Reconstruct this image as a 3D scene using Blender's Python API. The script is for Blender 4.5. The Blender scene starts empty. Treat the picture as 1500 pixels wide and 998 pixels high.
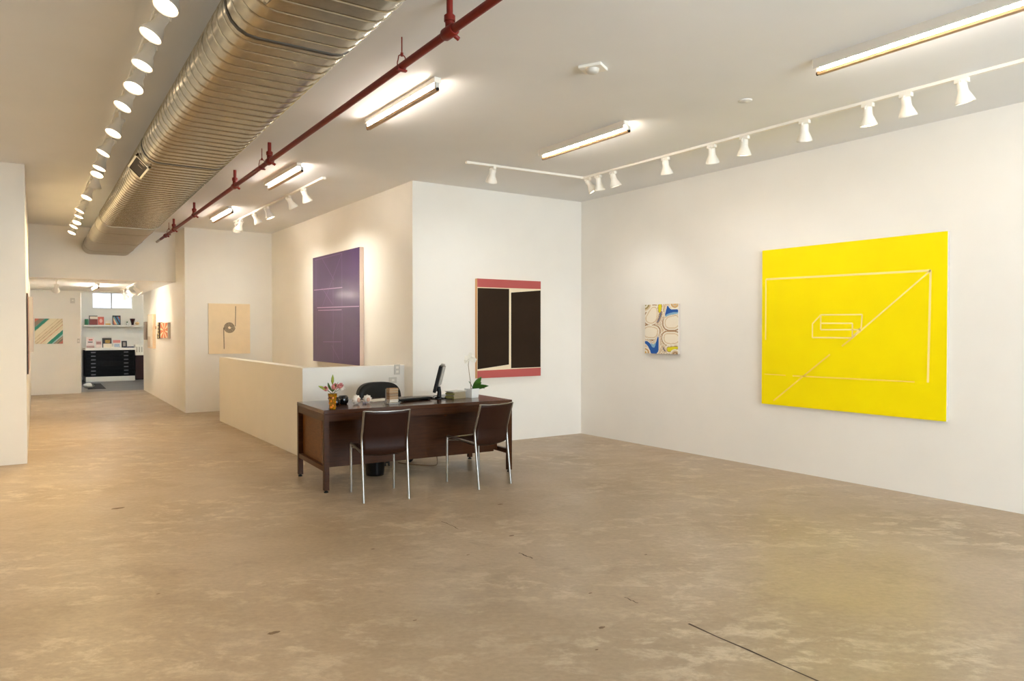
import bpy, math, random
from mathutils import Vector, Matrix, Euler
random.seed(7)
PI = math.pi
S = bpy.context.scene
COL = S.collection

# ------------------------------------------------------------------ colour / materials
def lin(c):
    if isinstance(c, str):
        c = tuple(int(c[i:i+2], 16) for i in (0, 2, 4))
    o = []
    for v in c[:3]:
        v = v / 255.0
        o.append(v / 12.92 if v <= .04045 else ((v + .055) / 1.055) ** 2.4)
    return tuple(o)

MATS = {}
def mat(name, col, rough=.5, metal=0.0, emit=0.0, ecol=None, noise=0.0, nscale=30, bump=0.0, bscale=80,
        coat=0.0, alpha=1.0, trans=0.0, spec=.5, aniso=None):
    m = bpy.data.materials.new(name); m.use_nodes = True
    nt = m.node_tree; b = nt.nodes['Principled BSDF']
    c = lin(col) + (1,) if not (isinstance(col, tuple) and len(col) == 4) else col
    b.inputs['Base Color'].default_value = c
    b.inputs['Roughness'].default_value = rough
    b.inputs['Metallic'].default_value = metal
    b.inputs['Specular IOR Level'].default_value = spec
    if coat: b.inputs['Coat Weight'].default_value = coat; b.inputs['Coat Roughness'].default_value = .12
    if trans: b.inputs['Transmission Weight'].default_value = trans
    if alpha < 1: b.inputs['Alpha'].default_value = alpha
    if emit:
        b.inputs['Emission Color'].default_value = (lin(ecol) if ecol else c[:3]) + (1,)
        b.inputs['Emission Strength'].default_value = emit
    tc = nt.nodes.new('ShaderNodeTexCoord')
    if noise:
        n = nt.nodes.new('ShaderNodeTexNoise'); n.inputs['Scale'].default_value = nscale; n.inputs['Detail'].default_value = 4
        mp = nt.nodes.new('ShaderNodeMapping')
        if aniso: mp.inputs['Scale'].default_value = aniso
        nt.links.new(tc.outputs['Object'], mp.inputs[0]); nt.links.new(mp.outputs[0], n.inputs['Vector'])
        r = nt.nodes.new('ShaderNodeValToRGB')
        r.color_ramp.elements[0].position = .3; r.color_ramp.elements[1].position = .7
        r.color_ramp.elements[0].color = tuple(max(0, v * (1 - noise)) for v in c[:3]) + (1,)
        r.color_ramp.elements[1].color = tuple(min(1, v * (1 + noise)) for v in c[:3]) + (1,)
        nt.links.new(n.outputs['Fac'], r.inputs[0]); nt.links.new(r.outputs[0], b.inputs['Base Color'])
    if bump:
        n2 = nt.nodes.new('ShaderNodeTexNoise'); n2.inputs['Scale'].default_value = bscale; n2.inputs['Detail'].default_value = 3
        bp = nt.nodes.new('ShaderNodeBump'); bp.inputs['Strength'].default_value = bump; bp.inputs['Distance'].default_value = .01
        nt.links.new(tc.outputs['Object'], n2.inputs['Vector'])
        nt.links.new(n2.outputs['Fac'], bp.inputs['Height']); nt.links.new(bp.outputs[0], b.inputs['Normal'])
    MATS[name] = m
    return m

WALL = mat('white_wall_paint', (238, 234, 226), .62, noise=.012, nscale=3, bump=.04, bscale=60, spec=.25)
CEIL = mat('white_ceiling_paint', (230, 230, 229), .7, noise=.015, nscale=2, spec=.2)
STEEL = mat('galvanized_steel', (180, 172, 154), .25, 1.0, noise=.10, nscale=14, bump=.03, bscale=25)
STEELF = mat('galvanized_sheet', (166, 158, 142), .42, 1.0, noise=.08, nscale=6)
DARK = mat('black_book_edge', (22, 20, 18), .8)  # plain near-black of the dark books' edges
REDP = mat('red_pipe_paint', (120, 30, 16), .45, spec=.3, noise=.08, nscale=20)
WMET = mat('white_enamel', (236, 231, 220), .35)
WMETG = mat('white_enamel_greyed', (205, 200, 190), .4)
LAMP = mat('lamp_glass', (255, 250, 240), .4, emit=7.0, ecol=(255, 236, 205))
LAMPOFF = mat('lamp_glass_soft', (240, 234, 220), .4, emit=1.6, ecol=(255, 236, 205))
TUBE = mat('fluorescent_tube', (255, 250, 240), .5, emit=52.0, ecol=(255, 250, 243))
TAN = mat('tan_baffle', (176, 140, 100), .5)  # tone of the dim line along the tube, put into a strip
CHROME = mat('brushed_chrome', (168, 166, 162), .3, 1.0)
LEATHER = mat('dark_brown_leather', (46, 23, 14), .42, spec=.22, noise=.08, nscale=40, bump=.05, bscale=200)
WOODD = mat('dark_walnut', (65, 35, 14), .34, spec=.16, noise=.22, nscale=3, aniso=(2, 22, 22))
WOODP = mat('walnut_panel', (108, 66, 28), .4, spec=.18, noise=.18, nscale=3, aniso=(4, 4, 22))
TUBEH = mat('hall_fluorescent_tube', (255, 250, 240), .5, emit=170.0, ecol=(255, 250, 238))
BLACK = mat('black_plastic', (15, 14, 13), .5, spec=.25)
BLACKG = mat('black_gloss', (12, 11, 12), .18)
BLEATH = mat('black_leather', (24, 21, 17), .45, spec=.25, noise=.1, nscale=30)
SILVER = mat('silver_plastic', (176, 168, 156), .35, .6)
GREYK = mat('grey_keys', (120, 112, 100), .5)
CERAM = mat('white_ceramic', (238, 236, 232), .25)
LEAF = mat('green_leaf', (62, 104, 30), .4, noise=.15, nscale=20)
LEAFL = mat('lime_bud', (150, 160, 50), .45, noise=.1, nscale=40)
STEM = mat('stem_green', (104, 104, 62), .5)
PINK = mat('pink_petal', (226, 150, 146), .5, noise=.12, nscale=60)
PETAL = mat('white_petal', (240, 234, 220), .5)
SOIL = mat('dark_soil', (50, 36, 26), .9)
AMBER = mat('amber_glass', (236, 150, 20), .12, trans=.6, noise=.5, nscale=60)
SHELL = mat('ivory_shell', (236, 222, 204), .45, noise=.06, nscale=60)
SHELLP = mat('shell_blush', (206, 160, 134), .5)
KRAFT = mat('kraft_card', (170, 130, 90), .7, noise=.1, nscale=60)
KRAFTD = mat('brown_card', (128, 92, 62), .7)
PAPER = mat('white_paper', (238, 234, 224), .7)
OLIVE = mat('olive_cover', (156, 150, 84), .6)
GREYB = mat('grey_cover', (160, 148, 130), .6)
TANB = mat('tan_cover', (170, 150, 122), .6)
RUBBER = mat('black_rubber', (20, 19, 19), .8, bump=.2, bscale=300)
CLOTH = mat('white_cloth', (228, 222, 210), .85)
CFLOORB = mat('grey_floor', (112, 109, 107), .4, noise=.12, nscale=2)
MAROON = mat('maroon_side', (52, 22, 22), .4)
FILEBLK = mat('black_steel_file', (11, 10, 11), .5, spec=.15)

def floor_material():
    m = bpy.data.materials.new('polished_concrete'); m.use_nodes = True
    nt = m.node_tree; N = nt.nodes; L = nt.links; b = N['Principled BSDF']
    tc = N.new('ShaderNodeTexCoord')
    def noise(scale, detail, sc=(1, 1, 1), rot=0, dist=0, rough=.55):
        m1 = N.new('ShaderNodeMapping'); m1.inputs['Rotation'].default_value = (0, 0, rot)
        mp = N.new('ShaderNodeMapping'); mp.inputs['Scale'].default_value = sc
        n = N.new('ShaderNodeTexNoise'); n.inputs['Scale'].default_value = scale; n.inputs['Detail'].default_value = detail
        n.inputs['Distortion'].default_value = dist; n.inputs['Roughness'].default_value = rough
        L.new(tc.outputs['Object'], m1.inputs[0]); L.new(m1.outputs[0], mp.inputs[0]); L.new(mp.outputs[0], n.inputs['Vector'])
        return n.outputs['Fac']
    def ramp(fac, stops):
        r = N.new('ShaderNodeValToRGB'); e = r.color_ramp.elements
        while len(e) < len(stops): e.new(.5)
        for el, (p, c) in zip(e, stops): el.position = p; el.color = (c if isinstance(c, tuple) and len(c) == 4 else (c, c, c, 1))
        L.new(fac, r.inputs[0]); return r.outputs[0]
    def mix(fac, a, c, mode='MIX'):
        x = N.new('ShaderNodeMix'); x.data_type = 'RGBA'; x.blend_type = mode
        if isinstance(fac, float): x.inputs[0].default_value = fac
        else: L.new(fac, x.inputs[0])
        for s, v in ((6, a), (7, c)):
            if isinstance(v, tuple): x.inputs[s].default_value = v
            else: L.new(v, x.inputs[s])
        return x.outputs[2]
    base = ramp(noise(.55, 5, dist=.6), [(.3, lin((156, 135, 107)) + (1,)), (.5, lin((169, 148, 121)) + (1,)), (.72, lin((180, 160, 135)) + (1,))])
    def mul(a, c):
        m_ = N.new('ShaderNodeMath'); m_.operation = 'MULTIPLY'
        for k_, v_ in enumerate((a, c)):
            if isinstance(v_, float): m_.inputs[k_].default_value = v_
            else: L.new(v_, m_.inputs[k_])
        return m_.outputs[0]
    scuff = ramp(noise(5.0, 10, (.8, 1.3, 1), .62, .25, .72), [(.50, 0.0), (.60, 1.0)])
    patch = ramp(noise(.75, 4, (1, 1.5, 1), .3, .3, .6), [(.40, .06), (.62, 1.0)])
    c1 = mix(mul(mul(scuff, patch), .52), base, lin((216, 199, 171)) + (1,))
    dk = ramp(noise(3.0, 8, (.85, 1.2, 1), .7, .3, .7), [(.52, 0.0), (.70, .5)])
    dpatch = ramp(noise(.6, 3, dist=.3), [(.40, .2), (.60, 1.0)])
    c2 = mix(mul(dk, dpatch), c1, lin((132, 108, 79)) + (1,))
    fine = ramp(noise(30, 6, (.8, 1.2, 1), .6, .2, .7), [(.3, .86), (.7, 1.11)])
    c3 = mix(1.0, c2, fine, 'MULTIPLY')
    L.new(c3, b.inputs['Base Color'])
    rr = ramp(noise(1.1, 5, dist=.5), [(.3, .30), (.7, .46)])
    L.new(rr, b.inputs['Roughness'])
    b.inputs['Specular IOR Level'].default_value = .42
    bp = N.new('ShaderNodeBump'); bp.inputs['Strength'].default_value = .05; bp.inputs['Distance'].default_value = .01
    L.new(noise(9, 5, dist=.3), bp.inputs['Height']); L.new(bp.outputs[0], b.inputs['Normal'])
    return m
FLOOR = floor_material()
CRACK = mat('floor_crack', (70, 52, 36), .8)
STAIN = mat('floor_stain', (112, 88, 62), .6, noise=.25, nscale=40)

def attr_material(name, rough=.5, coat=0.0):
    m = bpy.data.materials.new(name); m.use_nodes = True
    nt = m.node_tree; b = nt.nodes['Principled BSDF']
    a = nt.nodes.new('ShaderNodeVertexColor'); a.layer_name = 'paint'
    n = nt.nodes.new('ShaderNodeTexNoise'); n.inputs['Scale'].default_value = 90
    bp = nt.nodes.new('ShaderNodeBump'); bp.inputs['Strength'].default_value = .04
    nt.links.new(n.outputs['Fac'], bp.inputs['Height']); nt.links.new(bp.outputs[0], b.inputs['Normal'])
    nt.links.new(a.outputs['Color'], b.inputs['Base Color'])
    b.inputs['Roughness'].default_value = rough
    if coat: b.inputs['Coat Weight'].default_value = coat
    return m
PAINT = attr_material('painted_picture')

# ------------------------------------------------------------------ mesh builder
class MB:
    def __init__(s): s.v = []; s.f = []; s.m = []; s.sm = []; s.col = []; s.M = Matrix.Identity(4); s.slot = 0; s.c = (1, 1, 1)
    def _add(s, vs, fs, smooth=False):
        o = len(s.v)
        s.v += [tuple(s.M @ Vector(p)) for p in vs]
        for f in fs:
            s.f.append([i + o for i in f]); s.m.append(s.slot); s.sm.append(smooth); s.col.append(s.c)
        return s
    def box(s, lo, hi):
        x0, y0, z0 = lo; x1, y1, z1 = hi
        return s._add([(x0,y0,z0),(x1,y0,z0),(x1,y1,z0),(x0,y1,z0),(x0,y0,z1),(x1,y0,z1),(x1,y1,z1),(x0,y1,z1)],
                      [(3,2,1,0),(4,5,6,7),(0,1,5,4),(1,2,6,5),(2,3,7,6),(3,0,4,7)])
    def cbox(s, c, d): return s.box([c[i] - d[i] / 2 for i in range(3)], [c[i] + d[i] / 2 for i in range(3)])
    def prism(s, poly, z0, z1):
        n = len(poly)
        return s._add([(x, y, z0) for x, y in poly] + [(x, y, z1) for x, y in poly],
                      [tuple(range(n))[::-1], tuple(range(n, 2 * n))] + [(i, (i + 1) % n, n + (i + 1) % n, n + i) for i in range(n)])
    def poly(s, pts): return s._add(pts, [tuple(range(len(pts)))])
    def tube(s, pts, r, n=10, caps=True):
        pts = [Vector(p) for p in pts]; k = len(pts)
        rs = r if isinstance(r, (list, tuple)) else [r] * k
        vs = []; prev = None
        for i, p in enumerate(pts):
            t = ((pts[min(i + 1, k - 1)] - pts[max(i - 1, 0)])).normalized()
            if prev is None:
                a = Vector((0, 0, 1)) if abs(t.z) < .9 else Vector((1, 0, 0))
                u = t.cross(a).normalized()
            else:
                u = (prev - t * prev.dot(t)).normalized()
            prev = u; w = t.cross(u)
            vs += [tuple(p + rs[i] * (u * math.cos(2 * PI * j / n) + w * math.sin(2 * PI * j / n))) for j in range(n)]
        fs = [(i * n + j, i * n + (j + 1) % n, (i + 1) * n + (j + 1) % n, (i + 1) * n + j) for i in range(k - 1) for j in range(n)]
        s._add(vs, fs, True)
        if caps: s._add([vs[j] for j in range(n)], [tuple(range(n))[::-1]]); s._add(vs[-n:], [tuple(range(n))])
        return s
    def lathe(s, prof, n=20, c=(0, 0, 0)):
        vs = [(c[0] + r * math.cos(2 * PI * j / n), c[1] + r * math.sin(2 * PI * j / n), c[2] + z) for r, z in prof for j in range(n)]
        fs = [(i * n + j, i * n + (j + 1) % n, (i + 1) * n + (j + 1) % n, (i + 1) * n + j) for i in range(len(prof) - 1) for j in range(n)]
        return s._add(vs, fs, True)
    def grid(s, fn, nu, nv, smooth=True, colfn=None):
        vs = [fn(i / nu, j / nv) for j in range(nv + 1) for i in range(nu + 1)]
        o = len(s.f)
        s._add(vs, [(j * (nu + 1) + i, j * (nu + 1) + i + 1, (j + 1) * (nu + 1) + i + 1, (j + 1) * (nu + 1) + i) for j in range(nv) for i in range(nu)], smooth)
        if colfn:
            k = o
            for j in range(nv):
                for i in range(nu): s.col[k] = colfn((i + .5) / nu, (j + .5) / nv); k += 1
        return s
    def ball(s, c, r, nu=16, nv=10):
        r = r if isinstance(r, (tuple, list)) else (r, r, r)
        return s.grid(lambda u, v: (c[0] + r[0] * math.cos(2 * PI * u) * math.sin(PI * v), c[1] + r[1] * math.sin(2 * PI * u) * math.sin(PI * v), c[2] - r[2] * math.cos(PI * v)), nu, nv)
    def build(s, name, mats, parent=None, bevel=0, solid=0, paint=False, loc=None, rot=None, sub=0):
        me = bpy.data.meshes.new(name); me.from_pydata(s.v, [], s.f)
        for m in (mats if isinstance(mats, (list, tuple)) else [mats]): me.materials.append(m)
        me.polygons.foreach_set('material_index', s.m); me.polygons.foreach_set('use_smooth', s.sm)
        if paint:
            ca = me.color_attributes.new('paint', 'FLOAT_COLOR', 'CORNER')
            buf = []
            for p, c in zip(me.polygons, s.col): buf += list(tuple(c[:3]) + (1,)) * p.loop_total
            ca.data.foreach_set('color', buf)
        me.update()
        o = bpy.data.objects.new(name, me); COL.objects.link(o)
        if parent: o.parent = parent
        if loc: o.location = loc
        if rot: o.rotation_euler = rot
        if solid:
            d = o.modifiers.new('solid', 'SOLIDIFY'); d.thickness = solid; d.offset = 0
        if sub:
            d = o.modifiers.new('sub', 'SUBSURF'); d.levels = d.render_levels = sub
        if bevel:
            d = o.modifiers.new('bevel', 'BEVEL'); d.width = bevel; d.segments = 2; d.limit_method = 'ANGLE'; d.angle_limit = .7
        return o

def tag(o, label=None, cat=None, group=None, kind=None):
    if label: o['label'] = label
    if cat: o['category'] = cat
    if group: o['group'] = group
    if kind: o['kind'] = kind
    return o
def thing(name, label, cat, loc=(0, 0, 0), rz=0, group=None):
    o = bpy.data.objects.new(name, None); o.empty_display_size = .05; COL.objects.link(o)
    o.location = loc; o.rotation_euler = (0, 0, rz)
    return tag(o, label, cat, group)
def dup(root, loc, rz=0, label=None, group=None):
    def cp(o, par):
        c = o.copy(); COL.objects.link(c); c.parent = par
        for ch in kids.get(o, []): cp(ch, c)
        return c
    kids = {}
    for o in list(COL.objects):
        if o.parent: kids.setdefault(o.parent, []).append(o)
    r = cp(root, None); r.location = loc; r.rotation_euler = (0, 0, rz)
    if label: r['label'] = label
    if group: r['group'] = group
    return r
def struct(name, mb, m, **k):
    o = mb.build(name, m, **k); o['kind'] = 'structure'; return o

# ------------------------------------------------------------------ dimensions (metres)
ZC = 3.174          # main ceiling
XR = 6.412          # wall with the yellow canvas
YB = 7.747          # wall with the pink and black canvas
XP = 3.854          # wall with the purple canvas
YC = 13.448         # niche wall behind the half wall
XH = 2.385          # hall wall (near end)
LOWZ = 2.292        # hall ceiling

# ------------------------------------------------------------------ setting
b = MB(); b.box((-2.75, -3.7, -.15), (6.6, 19.3, 0))
b.slot = 1
def strip(x, y0, y1, w, wig=.006):
    n = 8; L = []; R = []
    for i in range(n + 1):
        t = i / n; y = y0 + (y1 - y0) * t; dx = random.uniform(-wig, wig); ww = w * random.uniform(.5, 1.0)
        L.append((x + dx - ww / 2, y, .0006)); R.append((x + dx + ww / 2, y, .0006))
    for i in range(n): b.poly([L[i], R[i], R[i + 1], L[i + 1]])
strip(2.675, 1.0, 2.42, .014); strip(2.64, 3.66, 3.80, .012); strip(2.66, 2.75, 2.85, .007); strip(2.6, 4.5, 4.75, .006)
b.slot = 2
def blot(x, y, r, e=.5, n=14):
    b.poly([(x + r * (1 + random.uniform(-.2, .2)) * math.cos(2 * PI * i / n), y + r * e * (1 + random.uniform(-.25, .25)) * math.sin(2 * PI * i / n), .0005) for i in range(n)])
for x, y, r in ((.985, 3.44, .03), (2.82, 4.15, .022), (3.25, 4.95, .025), (2.35, 3.95, .012), (1.6, 3.2, .01), (2.3, 2.62, .02), (2.12, 2.45, .01), (.66, 6.55, .05), (3.28, 3.32, .012), (2.55, 3.0, .012), (.62, 4.3, .012), (1.9, 4.4, .014)):
    blot(x, y, r)
struct('floor', b, [FLOOR, CRACK, STAIN])

b = MB(); b.box((-2.75, -3.7, ZC), (6.6, 14.6, ZC + .15)); struct('ceiling', b, CEIL)
b = MB(); b.box((XR, -3.7, 0), (XR + .16, YB + .16, ZC)); struct('wall_right', b, WALL)
b = MB(); b.box((XP + .15, YB, 0), (XR, YB + .16, ZC)); struct('wall_back', b, WALL)
b = MB(); b.box((XP, YB, 0), (XP + .15, YC + .15, ZC)); struct('wall_alcove', b, WALL)
b = MB(); b.box((XH, YC, 0), (XP, YC + .16, ZC)); struct('wall_niche', b, WALL)
b = MB(); b.prism([(XH, YC + .16), (XH + .16, YC + .16), (2.65, 19.2), (2.488, 19.2)], 0, ZC); struct('wall_hall', b, WALL)
b = MB(); b.prism([(-2.75, 9.3), (.085, 9.3), (.256, 19.0), (.256, 19.2), (-.1, 19.2), (-.1, 9.6), (-2.75, 9.6)], 0, ZC); struct('wall_left', b, WALL)
b = MB(); b.box((-1.65, -3.7, 0), (-1.5, 9.3, ZC)); struct('wall_outer', b, WALL)
b = MB(); b.box((.1, 14.4, LOWZ), (2.44, 14.55, ZC)); struct('wall_header', b, WALL)
b = MB(); b.box((.1, 14.55, LOWZ + .006), (2.6, 19.0, LOWZ + .12)); struct('ceiling_hall', b, CEIL)
b = MB(); b.box((.2, 19.0, 0), (1.192, 19.14, LOWZ + .2)); b.box((1.192, 19.0, 2.268), (2.55, 19.14, LOWZ + .2)); struct('wall_end', b, WALL)
# half wall round the stairs
b = MB(); b.prism([(2.614, 7.97), (XP, 7.97), (XP, 8.09), (2.74, 8.09), (2.74, 11.97), (2.614, 11.97)], 0, 1.0)
struct('wall_stair', b, WALL, bevel=.004)
# back room
b = MB(); b.box((-.1, 19.3, -.15), (4.2, 24.4, -.0005)); struct('floor_backroom', b, CFLOORB)
b = MB(); b.prism([(1.05, 19.14), (1.205, 19.14), (1.525, 23.94), (1.4, 23.94)], 0, 2.9); struct('wall_backroom_left', b, WALL)
b = MB(); b.box((3.9, 19.14, 0), (4.05, 23.94, 2.9)); struct('wall_backroom_right', b, WALL)
b = MB(); b.box((2.65, 19.14, 0), (3.9, 19.28, 2.9)); struct('wall_backroom_front', b, WALL)
b = MB(); b.box((1.0, 19.14, 2.9), (4.05, 24.2, 3.0)); struct('ceiling_backroom', b, CEIL)
b = MB(); W0, W1, WZ0, WZ1 = 1.80, 2.83, 2.04, 2.60
b.box((1.3, 23.94, 0), (W0, 24.19, 2.9)); b.box((W1, 23.94, 0), (4.05, 24.19, 2.9)); b.box((W0, 23.94, 0), (W1, 24.19, WZ0)); b.box((W0, 23.94, WZ1), (W1, 24.19, 2.9))
struct('wall_backroom_end', b, WALL)
def pane_material(name, strength, cols):
    m = bpy.data.materials.new(name); m.use_nodes = True; nt = m.node_tree; bs = nt.nodes['Principled BSDF']
    tc = nt.nodes.new('ShaderNodeTexCoord'); mp = nt.nodes.new('ShaderNodeMapping'); mp.inputs['Scale'].default_value = (16, 1, 1.5)
    n = nt.nodes.new('ShaderNodeTexNoise'); n.inputs['Scale'].default_value = 1.0; n.inputs['Detail'].default_value = 2
    r = nt.nodes.new('ShaderNodeValToRGB'); r.color_ramp.elements[0].position = .35; r.color_ramp.elements[1].position = .6
    r.color_ramp.elements[0].color = lin(cols[0]) + (1,); r.color_ramp.elements[1].color = lin(cols[1]) + (1,)
    nt.links.new(tc.outputs['Object'], mp.inputs[0]); nt.links.new(mp.outputs[0], n.inputs[0]); nt.links.new(n.outputs['Fac'], r.inputs[0])
    nt.links.new(r.outputs[0], bs.inputs['Emission Color']); bs.inputs['Emission Strength'].default_value = strength
    bs.inputs['Roughness'].default_value = .3
    return m
PANE = pane_material('frosted_daylight_pane', 1.0, ((150, 186, 236), (222, 236, 255)))
wf = MB()
wf.box((W0, 24.08, WZ0), (W1, 24.13, WZ0 + .02)); wf.box((W0, 24.08, WZ1 - .02), (W1, 24.13, WZ1)); wf.box((W0, 24.08, WZ0 + .02), (W0 + .02, 24.13, WZ1 - .02)); wf.box((W1 - .02, 24.08, WZ0 + .02), (W1, 24.13, WZ1 - .02)); wf.box((2.275, 24.08, WZ0 + .02), (2.31, 24.13, WZ1 - .02))
w1 = struct('window_1', wf, WMETG)
for x0, x1 in ((W0 + .02, 2.275), (2.31, W1 - .02)):
    p = MB(); p.box((x0, 24.10, WZ0 + .02), (x1, 24.105, WZ1 - .02)); p.build('window_pane', PANE, w1)

# front wall of the room (behind the camera) with a shop window
GLASS = bpy.data.materials.new('clear_window_glass'); GLASS.use_nodes = True
nt = GLASS.node_tree; nt.nodes.clear()
o_ = nt.nodes.new('ShaderNodeOutputMaterial'); t_ = nt.nodes.new('ShaderNodeBsdfTransparent'); g_ = nt.nodes.new('ShaderNodeBsdfGlossy'); g_.inputs['Roughness'].default_value = .02
mx = nt.nodes.new('ShaderNodeMixShader'); fr = nt.nodes.new('ShaderNodeFresnel'); fr.inputs['IOR'].default_value = 1.4
nt.links.new(fr.outputs[0], mx.inputs[0]); nt.links.new(t_.outputs[0], mx.inputs[1]); nt.links.new(g_.outputs[0], mx.inputs[2]); nt.links.new(mx.outputs[0], o_.inputs[0])
FX0, FX1, FZ0, FZ1 = 1.3, 5.1, .35, 2.95
b = MB(); y0, y1 = -3.7, -3.5
b.box((-2.6, y0, 0), (FX0, y1, ZC)); b.box((FX1, y0, 0), (XR, y1, ZC)); b.box((FX0, y0, 0), (FX1, y1, FZ0)); b.box((FX0, y0, FZ1), (FX1, y1, ZC))
struct('wall_front', b, WALL)
wf = MB()
for x in (FX0, 2.55, 3.8, FX1 - .05): wf.box((x, -3.63, FZ0), (x + .05, -3.57, FZ1))
wf.box((FX0, -3.63, FZ0), (FX1, -3.57, FZ0 + .05)); wf.box((FX0, -3.63, FZ1 - .05), (FX1, -3.57, FZ1))
w2 = struct('window_2', wf, MATS['black_plastic'])
for x0, x1 in ((FX0 + .05, 2.55), (2.6, 3.8), (3.85, FX1 - .05)):
    p = MB(); p.box((x0, -3.604, FZ0 + .05), (x1, -3.596, FZ1 - .05)); p.build('window_pane', GLASS, w2)

# ------------------------------------------------------------------ spotlights on tracks
WARM = (1.0, .86, .66)
PWR = 2.2
def light(kind, name, loc, power, color, **k):
    d = bpy.data.lights.new(name, kind); d.energy = power; d.color = color
    for a, v in k.items(): setattr(d, a, v)
    o = bpy.data.objects.new(name, d); COL.objects.link(o); o.location = loc
    return o
def aim_rot(d): return Vector(d).to_track_quat('-Z', 'Y').to_euler()
PIV = Vector((0, 0, -.038))
def make_spot():
    t = thing('track_spotlight', 'x', 'spotlight', (0, 0, 0))
    a = MB(); a.box((-.018, -.045, -.03), (.018, .045, 0)); a.tube([(0, 0, -.03), (0, 0, -.085)], .009); a.build('adapter', WMET, t, bevel=.003)
    k = MB(); k.tube([(-.036, 0, -.051), (-.036, 0, -.028), (-.02, 0, -.022), (.02, 0, -.022), (.036, 0, -.028), (.036, 0, -.051)], .005, 8); k.build('yoke', WMET, t)
    h = MB(); h.lathe([(0, .012), (.026, .012), (.032, .004), (.033, -.045), (.036, -.058), (.046, -.080), (.056, -.104), (.062, -.119), (.062, -.130), (.058, -.130), (.056, -.12)], 24)
    hd = h.build('housing', WMET, t, loc=PIV)
    l = MB(); l.lathe([(.053, -.119), (.048, -.125), (.03, -.1285), (0, -.130)], 24); l.build('lamp', LAMP, hd)
    return t
spot0 = make_spot(); spot_used = [False]
ORD = ['first', 'second', 'third', 'fourth', 'fifth', 'sixth', 'seventh', 'eighth', 'ninth', 'tenth', 'eleventh', 'twelfth', 'thirteenth', 'fourteenth', 'fifteenth', 'sixteenth']
def place_spot(loc, d, label, group, power, bright=True, size=75, col=WARM, beam=None, drop=0):
    if not spot_used[0]:
        spot_used[0] = True; r = spot0; r.location = loc; r['label'] = label; r['group'] = group
    else: r = dup(spot0, loc, 0, label, group)
    e = aim_rot(d)
    for ch in list(COL.objects):
        if ch.parent == r and ch.name.startswith('housing'):
            ch.rotation_euler = e; ch.location.z = PIV.z - drop
            for l in list(COL.objects):
                if l.parent == ch and not bright:
                    me = l.data.copy(); me.materials[0] = LAMPOFF; l.data = me
    for ch in list(COL.objects):
        if ch.parent == r and ch.name.startswith('yoke'): ch.location.z = -drop
    d = Vector(d).normalized(); p = Vector(loc) + PIV + d * .14 - Vector((0, 0, drop))
    if power:
        o = light('SPOT', 'lamp_light', p, power * PWR, col, spot_size=math.radians(size), spot_blend=1.0, shadow_soft_size=.06)
        o.rotation_euler = aim_rot(beam) if beam else e
    return r

def track(name, label, pts, group=None, conn=True):
    t = thing(name, label, 'light track', pts[0])
    o = Vector(pts[0])
    for i in range(len(pts) - 1):
        a = Vector(pts[i]) - o; c = Vector(pts[i + 1]) - o; d = (c - a).normalized(); n = Vector((-d.y, d.x, 0)) * .017
        m = MB(); m.prism([tuple((a - n).xy), tuple((a + n).xy), tuple((c + n).xy), tuple((c - n).xy)], -.022, 0); m.build('rail', WMET, t)
    for p in (pts[0], pts[-1]):
        m = MB(); q = Vector(p) - o; m.cbox((q.x, q.y, -.013), (.042, .042, .028)); m.build('end_cap', WMET, t, bevel=.003)
    return t
TZ = ZC - .0225
HANG = TZ - .001
SL = .0142
# track beside the duct
tl = lambda y: .645 + SL * (y - 4)
track('light_track', 'long white light track running along the ceiling beside the metal duct', [(tl(-2), -2, ZC), (tl(13.9), 13.9, ZC)])
ys = [3.80, 4.20, 4.68, 5.18, 5.64, 6.44, 7.20, 7.86, 8.24, 8.88, 9.72, 10.85, 11.36, 12.05, 12.55, 13.36]
for i, y in enumerate(ys):
    d = [(-.38, -.22, -.88), (-.48, -.08, -.85), (-.36, -.10, -.9), (-.32, -.30, -.88), (-.45, -.15, -.86)][i % 5]
    if i == 9: d = (-.08, .35, -.9)
    place_spot((tl(y), y, HANG), d, 'white bell spotlight on the track beside the duct, %s from the near end' % ORD[i], 'spotlights on the track beside the duct', (8.5 if y < 7 else 40) * (1 if i != 9 else .3), i != 9, 125, (1.0, .77, .42), drop=.058)
for y in (.2, 1.4, 2.6):
    light('SPOT', 'lamp_light', (tl(y), y, 2.95), 8.5 * PWR, (1.0, .77, .42), spot_size=2.18, spot_blend=.75, shadow_soft_size=.05).rotation_euler = aim_rot((-.55, .1, -.83))
# track in front of the yellow canvas, with its short cross piece
track('light_track', 'white light track on the ceiling along the wall with the yellow painting', [(5.41, -1.0, ZC), (5.385, 6.47, ZC)])
track('light_track', 'short white light track on the ceiling in front of the pink and black painting', [(3.893, 6.548, ZC), (5.35, 6.475, ZC)])
for i, y in enumerate([6.40, 6.22, 5.98, 5.20, 4.61, 4.24, 3.64, 3.10, 2.81, 2.43]):
    d = [(.45, -.3, -.84), (.25, .1, -.97), (.28, -.1, -.95), (.3, .1, -.95), (.34, .2, -.92), (.12, .12, -.98), (.3, .2, -.93), (.12, 0, -.99), (.25, 0, -.97), (.22, -.1, -.97)][i]
    place_spot((5.392, y, HANG), d, 'white bell spotlight on the yellow painting track, %s from the room corner' % ORD[i], 'spotlights on the track by the yellow painting', 7 if i < 3 else (4.4 if i < 7 else 1.2), i in (0, 5, 7), 100, (1.0, .97, .94), (.36, .2, -.9) if i < 3 else (.55, d[1] * .5, -.84))
for y in (1.2, .3): light('SPOT', 'lamp_light', (5.5, y, 2.95), .5 * PWR, (1.0, .97, .94), spot_size=1.7, spot_blend=.75, shadow_soft_size=.05).rotation_euler = aim_rot((.4, 0, -.9))  # extra unseen spots without fixtures, added past the modelled lamps
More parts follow.
